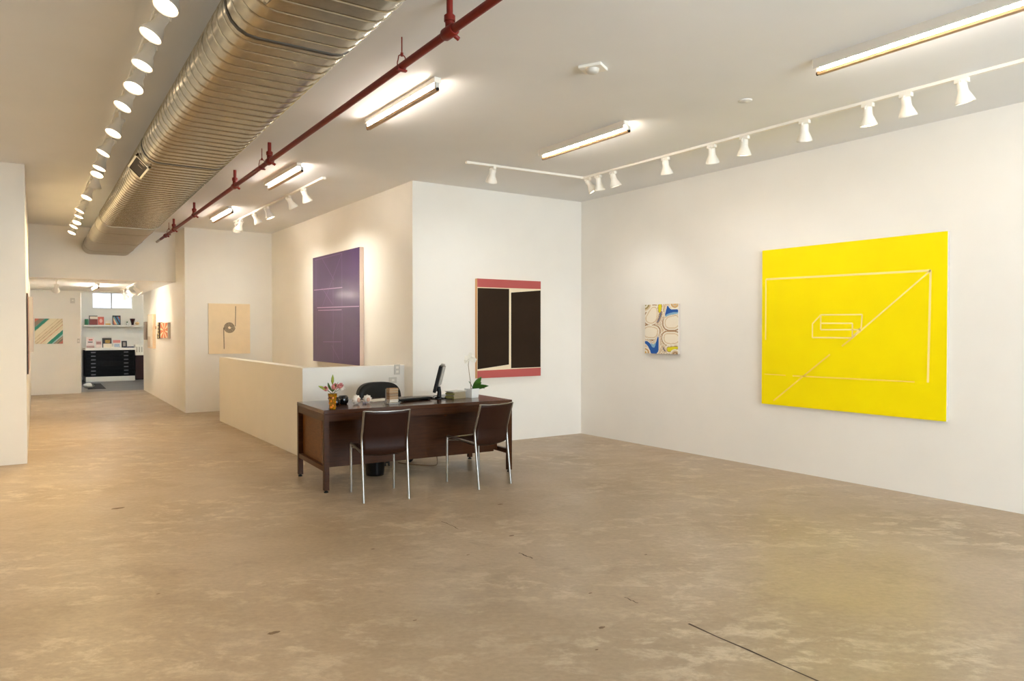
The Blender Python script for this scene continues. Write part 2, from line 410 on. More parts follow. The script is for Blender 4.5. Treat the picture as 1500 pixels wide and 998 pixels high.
place_spot((4.19, 6.53, HANG), (.15, .45, -.9), 'white bell spotlight on the short track facing the pink and black painting', None, 14, False, 125, (1.0, .97, .94))
del_g = [o for o in COL.objects if o.parent is None and o.get('label', '').endswith('facing the pink and black painting') and o.get('group')]
for o in del_g: del o['group']
# track in front of the purple canvas
track('light_track', 'white light track on the ceiling opposite the purple painting', [(2.925, 8.15, ZC), (2.92, 12.2, ZC)])
for i, (y, d) in enumerate([(12.1, (.1, .6, -.78)), (11.84, (-.12, .45, -.88)), (11.05, (.45, .0, -.88)), (10.41, (.35, -.15, -.93)), (9.42, (.5, .0, -.85)), (8.83, (.42, .12, -.9))]):
    place_spot((2.92, y, HANG), d, 'white bell spotlight on the purple painting track, %s from the far end' % ORD[i], 'spotlights on the track by the purple painting', (7, 7, 28, 27, 28, 21)[i], i in (1, 2, 3), 110, (1.0, .98, .88))
# hall ceiling
HZ = LOWZ + .006
track('light_track', 'short white light track on the low hall ceiling near the orange artwork', [(1.85, 15.2, HZ), (1.90, 17.9, HZ)])
place_spot((.585, 15.0, HZ - .0005), (-.06, .62, -.78), 'white bell spotlight on the hall ceiling above the green striped painting', None, 26, False, 110, drop=.055)
for y, d, l in ((15.35, (.6, -.1, -.7), 'white bell spotlight at the near end of the hall track'), (16.6, (.6, .1, -.7), 'white bell spotlight in the middle of the hall track'), (17.5, (.45, .25, -.8), 'white bell spotlight at the far end of the hall track')):
    place_spot((1.85 + .0185 * (y - 15.2), y, HZ - .0235), d, l, 'spotlights on the hall track', 6, y < 15.4, 120, drop=.03)
for o in COL.objects:
    if o.parent is None and 'green striped painting' in o.get('label', '') and 'group' in o: del o['group']

# ------------------------------------------------------------------ fluorescent battens
def make_batten():
    t = thing('fluorescent_light', 'x', 'ceiling light', (0, 0, 0))
    a = MB(); a.box((-.027, -.61, -.038), (.027, .61, 0)); a.build('housing', WMET, t, bevel=.004)
    a = MB(); a.tube([(-.002, -.585, -.056), (-.002, .585, -.056)], .013, 14); a.build('tube', TUBE, t)
    a = MB(); a.box((-.017, -.6, -.090), (.017, .6, -.072)); a.build('added_tan_strip', TAN, t)  # added strip: draws the tube's dim tan line and blocks downward light
    for s in (-1, 1):
        a = MB(); a.box((-.014, s * .598 - .012, -.072), (.014, s * .598 + .012, -.038)); so = a.build('end_socket', WMETG, t)
        a = MB(); a.tube([(0, s * .601, -.081), (0, s * .612, -.081)], .011, 12); a.build('end_cap', BLACK, so)
    return t
bat0 = make_batten(); first = True
BL = [(2.44, 1.95, None), (2.43, 5.10, 'bare fluorescent tube light on the ceiling beside the red pipe, nearest of its row'),
      (2.465, 8.20, 'fluorescent tube light on the ceiling between the red pipe and purple painting track'),
      (2.515, 11.40, 'fluorescent tube light near the niche wall, farthest along the red pipe'),
      (4.24, 5.14, 'fluorescent tube light on the ceiling in front of the pink and black painting'),
      (4.31, 2.23, 'fluorescent tube light on the ceiling beside the yellow painting track, nearest the viewer'),
      (2.44, -1.2, None), (4.33, -1.0, None), (-.7, 1.0, None), (1.28, 16.3, 'fluorescent tube light on the low hall ceiling'), (2.2, 21.4, None)]  # last entry is an added, unseen light that brightens the back room
for i, (x, y, l) in enumerate(BL):
    z = HZ if 14.5 < y < 19 else (2.9 if y > 19 else ZC)
    l = l or {0: 'fluorescent tube light beside the pipe, over the open floor', 6: 'fluorescent tube light beside the pipe, by the shop window', 7: 'fluorescent tube light by the shop window wall', 8: 'fluorescent tube light by the outer wall', 10: 'added unseen fluorescent tube light in the back room'}[i]
    hall_ = y > 14.5
    if i == 0: bat0.location = (x, y, z); bat0['label'] = l; bat0['group'] = 'fluorescent tube lights'
    else:
        r = dup(bat0, (x, y, z), 0, l, 'fluorescent tube lights')
        for c_ in [o for o in COL.objects if o.parent == r]:
            if hall_ and c_.name.startswith('tube'):
                c_.data = c_.data.copy(); c_.data.materials[0] = TUBEH
            if i in (2, 3, 4, 5, 7) and not c_.name.startswith('housing'): c_.location.x += .031
        if i in (4, 5, 7):
            a = MB(); a.box((-.030, -.60, -.062), (-.0275, .60, 0)); a.build('added_light_shield', WMETG, r)  # added lip that keeps the tube's glow off one side of the ceiling

# ------------------------------------------------------------------ metal duct
duct = thing('air_duct', 'large flat oval spiral air duct of galvanized metal under the ceiling', 'duct', (1.1, 5.0, 2.72))
def duct_lr(y):
    t = max(-3.5, min(14.4, y))
    return .887 + .0150 * (t - 3), 1.232 + .0285 * (t - 3)
def duct_ring(y, off, n=10, r0=.13):
    l, r = duct_lr(y); r_ = r0 + off; zc = 2.72 + r0; pts = []
    for i in range(n + 1):
        a = PI / 2 + PI * i / n; pts.append((l + r_ * math.cos(a), y, zc + r_ * math.sin(a)))
    for i in range(n + 1):
        a = -PI / 2 + PI * i / n; pts.append((r + r_ * math.cos(a), y, zc + r_ * math.sin(a)))
    return [(p[0] - 1.1, p[1] - 5.0, p[2] - 2.72) for p in pts]
def duct_section(name, y0, y1, m, rib=.115, lip=True):
    b = MB(); rows = [(y0, 0)]
    if rib:
        y = y0 + rib * .6
        while y < y1 - .03:
            rows += [(y - .0065, 0), (y - .003, .0045), (y + .003, .0045), (y + .0065, 0)]; y += rib
    rows += [(y1, 0)]
    rings = [duct_ring(y, o) for y, o in rows]; k = len(rings[0])
    for r0_, r1_ in zip(rings, rings[1:]): b._add(r0_ + r1_, [(j, (j + 1) % k, k + (j + 1) % k, k + j) for j in range(k)], True)
    b._add(rings[0], [tuple(range(k))]); b._add(rings[-1], [tuple(range(k))[::-1]])
    return b.build(name, m, duct)
def duct_band(y, w=.05, off=.008):
    b = MB(); rr = [duct_ring(y - w / 2, off), duct_ring(y + w / 2, off)]; k = len(rr[0])
    b._add(rr[0] + rr[1], [(j, (j + 1) % k, k + (j + 1) % k, k + j) for j in range(k)], True); b._add(rr[0], [tuple(range(k))]); b._add(rr[1], [tuple(range(k))[::-1]])
    b.build('joint_band', STEELF, duct)
for y0, y1 in ((-3.45, .3), (.3, 3.34), (3.34, 6.25), (6.25, 10.4)): duct_section('duct_section', y0, y1, STEEL)
duct_section('end_section', 10.4, 14.39, STEELF, rib=1.3)
for y in (.3, 10.4): duct_band(y)
for y in (3.34, 6.25):
    b = MB(); rr = [duct_ring(y - .012, .003), duct_ring(y + .012, .003)]; k = len(rr[0])
    b._add(rr[0] + rr[1], [(j, (j + 1) % k, k + (j + 1) % k, k + j) for j in range(k)], True); b._add(rr[0], [tuple(range(k))]); b._add(rr[1], [tuple(range(k))[::-1]])
    b.build('seam', mat('seam_grey', (74, 68, 60), .5, .6) if 'seam_grey' not in MATS else MATS['seam_grey'], duct)
for y0, y1 in ((2.15, 2.95), (6.45, 6.95)):
    l, r = duct_lr((y0 + y1) / 2)
    g = MB(); g.M = Matrix.Translation((l - 1.1 - .096, (y0 + y1) / 2 - 5.0, .13 - .096 + .01)) @ Matrix.Rotation(math.radians(45), 4, 'Y')
    L = (y1 - y0) / 2
    g.box((-.07, -L, -.012), (.07, -L + .02, .03)); g.box((-.07, L - .02, -.012), (.07, L, .03)); g.box((-.07, -L, -.012), (-.055, L, .03)); g.box((.055, -L, -.012), (.07, L, .03))
    reg = g.build('register', STEEL, duct)
    k = MB(); k.M = g.M.copy(); k.box((-.055, -L + .02, -.004), (.055, L - .02, .02)); k.build('opening', mat('opening_shade', (70, 62, 52), .7) if 'opening_shade' not in MATS else MATS['opening_shade'], reg)  # solid dark panel: shade inside the open register put into its colour

for y in (-2.0, 1.2, 4.4, 7.6, 10.6, 13.6):
    l, r = duct_lr(y); b = MB(); b.tube([((l + r) / 2 - 1.1, y - 5.0, .255), ((l + r) / 2 - 1.1, y - 5.0, ZC - 2.72 - .001)], .006, 8); b.build('hanger_rod', STEELF, duct)

# ------------------------------------------------------------------ red pipe
pipe = thing('sprinkler_pipe', 'long red painted sprinkler pipe hanging under the ceiling beside the duct', 'pipe', (1.9, 3.0, 3.0))
px = lambda y: 1.905 + .0165 * (y - 3)
PZ = 3.0
b = MB(); b.tube([(px(y) - 1.9, y - 3, 0) for y in (-3.45, 0, 3, 6, 9, 12, 13.9)], .022, 16); b.build('pipe_run', REDP, pipe)
b = MB(); b.tube([(px(13.9) - 1.9, 10.9, 0), (px(14.39) - 1.9, 11.39, 0)], .020, 16); b.build('bare_end', STEELF, pipe)
for y in (3.40, 6.93, 8.33, 10.75, 12.5):
    x = px(y) - 1.9; yy = y - 3
    b = MB(); b.tube([(x, yy - .055, 0), (x, yy - .045, 0), (x, yy + .045, 0), (x, yy + .055, 0)], [.028, .033, .033, .028], 16)
    b.tube([(x, yy, 0), (x, yy, .09)], .024, 14); b.tube([(x, yy, .055), (x, yy, .085)], .03, 14); f = b.build('tee_fitting', REDP, pipe)
    b = MB(); b.tube([(x, yy, .085), (x, yy, .172)], .017, 12); b.build('riser', REDP, f)
    b = MB(); b.tube([(x + .02, yy - .01, -.015), (x + .05, yy - .01, -.03)], .012, 10); b.build('plug', REDP, f)
y = 13.35; x = px(y) - 1.9
b = MB(); b.tube([(x, y - 3.05, 0), (x, y - 2.95, 0)], .034, 16); b.tube([(x, y - 3.0, 0), (x + .055, y - 3.0, -.01)], .016, 12); b.build('coupling', REDP, pipe)
for y in (4.0, 7.2, 13.0, 1.0, -2.0):
    x = px(y) - 1.9; yy = y - 3
    b = MB(); b.tube([(x + .03 * math.sin(2 * PI * i / 24), yy, .012 - .036 * math.cos(2 * PI * i / 24) + (.02 if 8 < i < 16 else 0)) for i in range(25)], .0035, 8)
    b.tube([(x, yy, .062), (x, yy, .174)], .004, 8); b.tube([(x, yy, .06), (x, yy, .08)], .009, 8)
    b.box((x - .03, yy - .012, -.03), (x + .03, yy + .012, -.02))
    b.build('hanger', REDP, pipe)

# ceiling devices
t = thing('smoke_detector', 'small white square ceiling device with a round sensor, alone on the ceiling', 'detector', (3.18, 3.727, ZC))
b = MB(); b.M = Matrix.Rotation(.5, 4, 'Z'); b.box((-.06, -.08, -.02), (.08, .08, 0)); b.build('base', WMET, t, bevel=.005)
b = MB(); b.lathe([(0, -.048), (.03, -.048), (.042, -.036), (.045, -.02)], 20); b.build('sensor', WMETG, t)
b = MB(); b.lathe([(0, -.006), (.045, -.006), (.05, -.003), (.05, 0)], 24)
o = b.build('sprinkler_cover', CEIL, loc=(4.615, 3.621, ZC)); tag(o, 'small round flush cover plate on the ceiling near the yellow painting track', 'cover plate')

# ------------------------------------------------------------------ paintings
C = lambda *a: mat('paint_%02x%02x%02x' % a, a, .45) if 'paint_%02x%02x%02x' % a not in MATS else MATS['paint_%02x%02x%02x' % a]
def bar2(b, fn, p, q, w, lift):
    p = Vector(p); q = Vector(q); d = (q - p).normalized(); n = Vector((-d.y, d.x)) * w / 2
    b.poly([fn(*(p - n), lift), fn(*(q - n), lift), fn(*(q + n), lift), fn(*(p + n), lift)])
# yellow canvas on the right wall; local u = towards the camera (-Y), v = up
YEL = mat('yellow_paint', (255, 231, 0), .5, spec=.15, noise=.03, nscale=3); YLINE = mat('pale_line', (255, 230, 150), .5); YLINE2 = mat('faint_line', (252, 214, 96), .5)
t = thing('painting', 'large yellow canvas with thin pale box and rectangle outlines on the wall', 'painting', (XR - .002, 4.783, .66))
U, V, D = 1.812, 1.58, .034
fnY = lambda u, v, l: (-D - l, -u, v)
b = MB(); b.box((-D + .002, -U, 0), (0, 0, V)); b.build('stretcher_frame', mat('canvas_edge', (206, 196, 186), .7), t)
b = MB(); b.box((-D, -U, 0), (-D + .002, 0, V))
def yl(p, q, w, s): b.slot = s; bar2(b, fnY, (4.783 - p[0], p[1] - .66), (4.783 - q[0], q[1] - .66), w, .0006 if s == 1 else .0004)
A = (4.738, 1.942); B_ = (3.105, 1.923)
yl(A, B_, .018, 1); yl((4.738, 1.94), (4.738, 1.32), .013, 1); yl(B_, (3.12, .976), .018, 1); yl(B_, (3.80, 1.345), .013, 1)
yl((3.80, 1.345), (3.9, 1.27), .014, 2); yl((4.02, 1.19), (4.64, .70), .014, 2); yl((4.75, .967), (4.5, .966), .009, 2); yl((4.42, .966), (3.23, .975), .012, 2)
for p, q in (((4.117, 1.566), (3.704, 1.562)), ((3.704, 1.562), (3.712, 1.442)), ((3.712, 1.444), (3.79, 1.362)), ((4.117, 1.566), (4.205, 1.482)), ((4.205, 1.482), (4.205, 1.347)), ((4.205, 1.348), (3.797, 1.348)), ((4.117, 1.566), (4.117, 1.424)), ((4.117, 1.424), (3.716, 1.424)), ((4.117, 1.485), (3.797, 1.483)), ((3.797, 1.483), (3.797, 1.348))):
    yl(p, q, .013, 1)
b.build('canvas', [YEL, YLINE, YLINE2], t)
# purple canvas on the alcove wall
PUR = mat('purple_paint', (74, 50, 92), .3, noise=.12, nscale=2.0, coat=.12, bump=.06, bscale=40)
PL = mat('lilac_line', (176, 146, 178), .4); PL2 = mat('dim_lilac_line', (120, 92, 134), .4)
t = thing('painting', 'large dark purple canvas with faint lilac construction lines above the half wall', 'painting', (XP - .002, 11.05, .945))
U, V, D = 1.85, 1.585, .06
b = MB(); b.box((-D + .002, -U, 0), (0, 0, V)); b.build('stretcher_frame', mat('pinkish_canvas_edge', (222, 200, 186), .7), t)
fnP = lambda u, v, l: (-D - l, -u, v)
b = MB(); b.box((-D, -U, 0), (-D + .002, 0, V))
def pl(p, q, w, s=1): b.slot = s; bar2(b, fnP, (11.05 - p[0], p[1] - .945), (11.05 - q[0], q[1] - .945), w, .0004)
pl((11.0, 2.035), (9.82, 2.02), .012); pl((10.86, 1.762), (9.215, 1.738), .013); pl((10.82, 1.72), (9.85, 1.707), .010); pl((9.835, 2.50), (9.83, 1.0), .010, 2)
pl((10.62, 2.48), (10.14, 2.14), .009, 2); pl((10.65, 2.06), (10.2, 1.79), .009, 2); pl((10.18, 2.12), (10.18, .97), .009, 2); pl((10.9, 2.49), (10.9, 1.2), .008, 2)
pl((10.6, 1.245), (9.86, 1.255), .010, 2); pl((10.1, 1.53), (10.2, 1.3), .010, 2); pl((10.95, 2.49), (9.82, 2.50), .008, 2); pl((9.83, 2.5), (10.64, 1.765), .008, 2); pl((10.25, 1.2), (9.95, 1.0), .008, 2)
b.build('canvas', [PUR, PL, PL2], t)
# pink and black canvas on the back wall
t = thing('painting', 'tall canvas of two black panels between dusty pink bands on the back wall', 'painting', (4.711, YB - .002, .822))
U, V, D = .974, 1.236, .05
b = MB(); b.box((0, -D + .002, 0), (U, 0, V)); b.build('stretcher_frame', mat('light_wood_edge', (226, 178, 124), .6), t)
fnR = lambda u, v, l: (u, -D - l, v)
b = MB(); b.box((0, -D, 0), (U, -D + .002, V))
def rpoly(s, pts, l=.0004): b.slot = s; b.poly([fnR(x - 4.711, z - .822, l) for x, z in pts])
rpoly(1, [(4.711, .822), (5.685, .822), (5.685, .928), (4.711, .916)]); rpoly(1, [(4.711, 1.952), (5.685, 1.957), (5.685, 2.058), (4.711, 2.058)])
rpoly(2, [(4.715, .934), (5.183, .982), (5.186, 1.944), (4.715, 1.942)]); rpoly(2, [(5.216, .934), (5.683, .936), (5.683, 1.940), (5.216, 1.898)])
b.build('canvas', [mat('cream_ground', (240, 222, 190), .6), mat('dusty_pink', (186, 92, 88), .6, spec=.2), mat('brown_black', (46, 32, 20), .5, spec=.12, noise=.1, nscale=3)], t)

# small swirl canvas
def L3(*c): return lin(c)
def chaikin(P, n=2):
    for _ in range(n):
        Q = []
        for k in range(len(P)):
            a, c = P[k], P[(k + 1) % len(P)]
            Q += [(a[0] * .75 + c[0] * .25, a[1] * .75 + c[1] * .25), (a[0] * .25 + c[0] * .75, a[1] * .25 + c[1] * .75)]
        P = Q
    return P
CREAM, SAND, TANC, WHT, BLU, LBL, YELC = (240, 230, 210), (216, 192, 156), (172, 132, 92), (238, 230, 212), (24, 88, 168), (132, 178, 206), (228, 216, 26)
RINGS = [(12, SAND), (30, WHT), (46, TANC), (58, WHT), (70, SAND)]
SHP = [  # outline in canvas units (0..445 wide, 0..660 high from the top), colour, bands outside the outline
    ([(105, 40), (150, 42), (165, 95), (160, 185), (135, 230), (80, 250), (25, 225), (15, 175), (40, 135), (70, 85)], CREAM, RINGS),
    ([(280, 225), (310, 185), (360, 167), (450, 155), (450, 310), (320, 315), (285, 285)], CREAM, RINGS),
    ([(-5, 310), (100, 305), (160, 325), (175, 355), (160, 415), (120, 445), (60, 440), (-5, 430)], CREAM, RINGS),
    ([(265, 445), (280, 400), (330, 395), (450, 400), (450, 510), (330, 520), (280, 500)], CREAM, RINGS),
    ([(188, 0), (232, 0), (225, 70), (210, 115), (190, 105), (184, 55)], YELC, [(8, TANC), (18, WHT)]),
    ([(225, 95), (232, 120), (210, 185), (180, 245), (165, 240), (195, 185), (205, 125)], (104, 112, 132), [(7, TANC)]),
    ([(305, 15), (325, 38), (345, 70), (390, 77), (450, 68), (450, 132), (380, 125), (330, 140), (275, 170), (275, 135), (290, 75)], BLU, [(10, WHT), (22, SAND)]),
    ([(275, 150), (330, 118), (450, 104), (450, 130), (330, 145), (280, 174)], LBL, []),
    ([(-5, 490), (40, 495), (70, 525), (115, 575), (150, 525), (175, 435), (188, 415), (192, 535), (186, 665), (75, 665), (60, 595), (30, 545), (-5, 525)], BLU, [(10, WHT), (22, SAND)]),
    ([(80, 505), (115, 545), (145, 515), (158, 495), (140, 575), (115, 582), (85, 555)], LBL, []),
    ([(300, 575), (350, 567), (450, 555), (450, 590), (380, 600), (350, 630), (310, 625)], YELC, [(8, TANC), (18, WHT)]),
    ([(245, 545), (265, 595), (292, 632), (275, 632), (250, 595)], (56, 66, 92), [(7, SAND)]),
]
SHP = [(chaikin(p), c, r) for p, c, r in SHP]
def poly_dist(x, y, P):
    ins = False; best = 1e9
    for k in range(len(P)):
        x0, y0 = P[k]; x1, y1 = P[(k + 1) % len(P)]
        if (y0 > y) != (y1 > y) and x < (x1 - x0) * (y - y0) / (y1 - y0) + x0: ins = not ins
        dx, dy = x1 - x0, y1 - y0; q = max(0, min(1, ((x - x0) * dx + (y - y0) * dy) / (dx * dx + dy * dy + 1e-9)))
        d = (x - x0 - q * dx) ** 2 + (y - y0 - q * dy) ** 2
        if d < best: best = d
    return -math.sqrt(best) if ins else math.sqrt(best)
def swirl(u, v):
    x, y = u * 445, (1 - v) * 660
    for cx, cy, rm, pal in ((0, 0, 100, [(150, 146, 84), WHT, (160, 140, 84), SAND, WHT]), (405, 0, 72, [(226, 180, 110), SAND, (214, 170, 104), WHT]), (0, 650, 78, [(222, 180, 80), WHT, (200, 160, 104), WHT]), (410, 660, 66, [SAND, TANC, SAND, WHT])):
        q = math.hypot(x - cx, y - cy)
        if q < rm: return lin(pal[min(len(pal) - 1, int(q / rm * len(pal)))])
    near = (1e9, None)
    for p, c, r in SHP[::-1]:
        d = poly_dist(x, y, p)
        if d < 0: return lin(c)
        if r and d < near[0]: near = (d, r)
    d, r = near
    for lim, c in r:
        if d < lim: return lin(c)
    k = (d * .055 + .1 * math.sin(y * .02)) % 1
    return lin(WHT if k < .5 else (TANC if k < .72 else SAND))
t = thing('painting', 'small canvas of cream, blue and yellow marbled swirls beside the yellow painting', 'painting', (XR - .002, 6.478, 1.137))
U, V, D = .538, .592, .034
b = MB(); b.box((-D + .002, -U, 0), (0, 0, V)); b.build('stretcher_frame', MATS['canvas_edge'], t)
b = MB(); b.grid(lambda u, v: (-D, -u * U, v * V), 84, 108, False, swirl); b.build('canvas', PAINT, t, paint=True, solid=.003)
# spiral drawing on the niche wall
t = thing('painting', 'beige canvas with a small dark coiled spiral and two lines on niche wall', 'painting', (2.754, YC - .002, 1.004))
U, V, D = .70, .88, .035
CANV = mat('beige_canvas', (240, 217, 180), .75, noise=.03, nscale=8); INK = mat('brown_ink', (96, 76, 54), .7)
b = MB(); b.box((0, -D + .002, 0), (U, 0, V)); b.build('stretcher_frame', MATS['canvas_edge'], t)
b = MB(); b.box((0, -D, 0), (U, -D + .002, V))
fnS = lambda u, v, l: (u, -D - l, v)
b.slot = 1
cx, cy = .348, .462; N = 260; pts = []
for i in range(N + 1):
    a = 2 * PI * 6 * i / N; r = .022 + .072 * i / N; pts.append((cx + r * math.cos(a), cy + r * math.sin(a)))
for i in range(N): bar2(b, fnS, pts[i], pts[i + 1], .0085, .0004)
bar2(b, fnS, (.447, .48), (.455, .84), .010, .0004); bar2(b, fnS, (.252, .46), (.256, .085), .012, .0004)
b.build('canvas', [CANV, INK], t)
# striped canvas on the hall end wall
def stripes(u, v):
    s_ = (u * .52 - v * .55 + .55) / 1.07
    tab = [(.0, (208, 120, 96)), (.075, (150, 132, 112)), (.17, (120, 150, 130)), (.185, (38, 140, 118)), (.255, (214, 204, 170)), (.27, (238, 226, 196)), (.40, (214, 196, 160)), (.415, (236, 222, 190)),
           (.47, (200, 180, 140)), (.485, (230, 214, 180)), (.53, (196, 176, 140)), (.545, (232, 218, 184)), (.60, (206, 150, 120)), (.615, (232, 220, 188)), (.68, (238, 230, 204)), (.715, (34, 140, 116)), (.80, (170, 200, 196)), (.835, (150, 132, 112)), (.86, (190, 170, 140)), (.88, (140, 124, 104)), (.925, (208, 120, 100))]
    c = tab[0][1]
    for p, k in tab:
        if s_ >= p: c = k
    return lin(c)
t = thing('painting', 'small canvas with diagonal green and beige stripes on the hall end wall', 'painting', (.331, 18.998, 1.12))
U, V, D = .52, .552, .04
b = MB(); b.box((0, -D + .002, 0), (U, 0, V)); b.build('stretcher_frame', MATS['canvas_edge'], t)
b = MB(); b.grid(lambda u, v: (u * U, -D, v * V), 80, 80, False, lambda u, v: stripes(u, v)); b.build('canvas', PAINT, t, paint=True, solid=.003)
# art on the hall walls. Right hall wall: u runs towards the camera
hx = lambda y: XH + .0179 * (y - 13.6) - .002
def hall_art(label, y0, y1, z0, z1, depth, colfn, edge, nu=24, nv=24):
    t = thing('framed_artwork' if depth > .03 else 'artwork', label, 'artwork', (hx(y0), y0, z0)); t.rotation_euler = (0, 0, -math.atan(.0179))
    U = y0 - y1; V = z1 - z0
    b = MB(); b.box((-depth + .002, -U, 0), (0, 0, V)); b.build('frame', edge, t)
    b = MB(); b.grid(lambda u, v: (-depth, -.03 * U - u * U * .94, .03 * V + v * V * .94), nu, nv, False, colfn); b.build('picture', PAINT, t, paint=True, solid=.002)
def star(u, v):
    a = math.atan2(v - .5, u - .55); r = math.hypot(u - .55, v - .5)
    return lin((206, 104, 36)) if math.sin(a * 8) > -.35 or r < .12 else lin((240, 220, 184))
hall_art('small orange starburst picture on the hall wall', 16.0, 15.01, 1.26, 1.565, .05, star, MATS['canvas_edge'], 40, 40)
hall_art('narrow dark striped picture beside the orange starburst picture', 16.22, 16.04, 1.25, 1.575, .07, lambda u, v: lin((112, 92, 66)) if int(v * 9) % 2 else lin((190, 170, 110)), mat('dark_edge', (92, 76, 58), .6))
def slab_col(u, v): return lin((232, 226, 212)) if random.random() > .3 else lin((204, 192, 172))
hall_art('tall pale framed drawing on the hall wall, largest one there', 17.9, 17.05, 1.03, 1.76, .06, lambda u, v: lin((196, 176, 150)) if (v < .35 and u < .6) else lin((222, 212, 192)), mat('pale_wood_frame', (226, 200, 166), .5))
hall_art('small grey picture at the far end of the hall wall', 18.75, 18.4, 1.2, 1.61, .04, lambda u, v: lin((164, 140, 124)), mat('grey_frame', (150, 132, 118), .5))
hall_art('white sheet with a black square on the hall wall', 16.85, 16.4, 1.23, 1.5, .012, lambda u, v: lin((16, 14, 14)) if (.2 < u < .95 and v < .4) else lin((238, 226, 204)), PAPER)
hall_art('tiny tan picture high beside the tall framed drawing', 17.0, 16.9, 1.44, 1.50, .015, lambda u, v: lin((190, 130, 90)), TANB, 4, 4)
# two canvases on the pier side of the hall
def left_art(label, y0, y1, z0, z1, dpt, face, edge):
    x = .088 + .0176 * (y0 - 9.3)
    t = thing('painting', label, 'painting', (x, y0, z0), -math.atan(.0176))
    b = MB(); b.box((0, 0, 0), (dpt - .002, y1 - y0, z1 - z0)); b.build('stretcher_frame', edge, t)
    b = MB(); b.box((dpt - .002, 0, 0), (dpt, y1 - y0, z1 - z0)); b.build('canvas', face, t)
left_art('dark edged canvas hung near the pier corner, seen edge on', 9.7, 11.2, .93, 1.83, .013, mat('rust_face', (150, 104, 84), .5), mat('near_black_edge', (40, 30, 26), .6))
left_art('canvas farther along the hall wall past the dark edged one, seen edge on', 13.6, 14.6, 1.08, 1.94, .05, mat('salmon_face', (200, 140, 110), .5), MATS['canvas_edge'])

# ------------------------------------------------------------------ desk
DR = math.radians(-3.2)
desk = thing('desk', 'long dark walnut desk on square legs in front of the half wall', 'desk', (3.178, 6.535, 0), DR)
DL, DW, DT = .953, .447, .722
b = MB(); b.box((-DL, -DW, DT - .035), (DL, DW, DT)); b.build('desktop', mat('walnut_top', (72, 40, 19), .22, noise=.2, nscale=3, aniso=(2, 20, 20), coat=.12, spec=.35), desk, bevel=.003)
b = MB(); b.box((-DL + .004, -DW + .004, DT - .10), (DL - .004, -DW + .026, DT - .035)); b.box((-DL + .004, DW - .026, DT - .10), (DL - .004, DW - .004, DT - .035)); b.box((-DL + .004, -DW + .026, DT - .10), (-DL + .026, DW - .026, DT - .035)); b.box((DL - .026, -DW + .026, DT - .10), (DL - .004, DW - .026, DT - .035))
b.build('apron', WOODD, desk)
for sx in (-1, 1):
    for sy in (-1, 1):
        b = MB(); b.cbox((sx * (DL - .024), sy * (DW - .024), (DT - .035 + .02) / 2), (.046, .046, DT - .055)); l = b.build('leg', WOODD, desk, bevel=.002)
        b = MB(); b.lathe([(0, 0), (.02, 0), (.02, .008), (.012, .010), (.012, .022)], 14, (sx * (DL - .024), sy * (DW - .024), 0)); b.build('glide', BLACK, l)
for sx in (-1, 1):
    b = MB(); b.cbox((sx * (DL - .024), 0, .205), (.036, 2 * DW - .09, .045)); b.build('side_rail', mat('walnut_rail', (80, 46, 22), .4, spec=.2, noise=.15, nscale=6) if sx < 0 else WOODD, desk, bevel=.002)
b = MB(); b.box((-DL + .10, -.245, .185), (DL - .10, -.225, DT - .10)); b.build('modesty_panel', WOODD, desk)
for sx in (-1, 1):
    x0, x1 = (-DL + .045, -DL + .46) if sx < 0 else (DL - .46, DL - .045)
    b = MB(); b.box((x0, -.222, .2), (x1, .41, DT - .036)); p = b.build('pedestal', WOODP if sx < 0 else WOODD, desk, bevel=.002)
    for k in range(3):
        z0 = .215 + k * .155
        b = MB(); b.box((x0 + .01, .411, z0), (x1 - .01, .428, z0 + .147)); d = b.build('drawer', WOODD, p, bevel=.002)

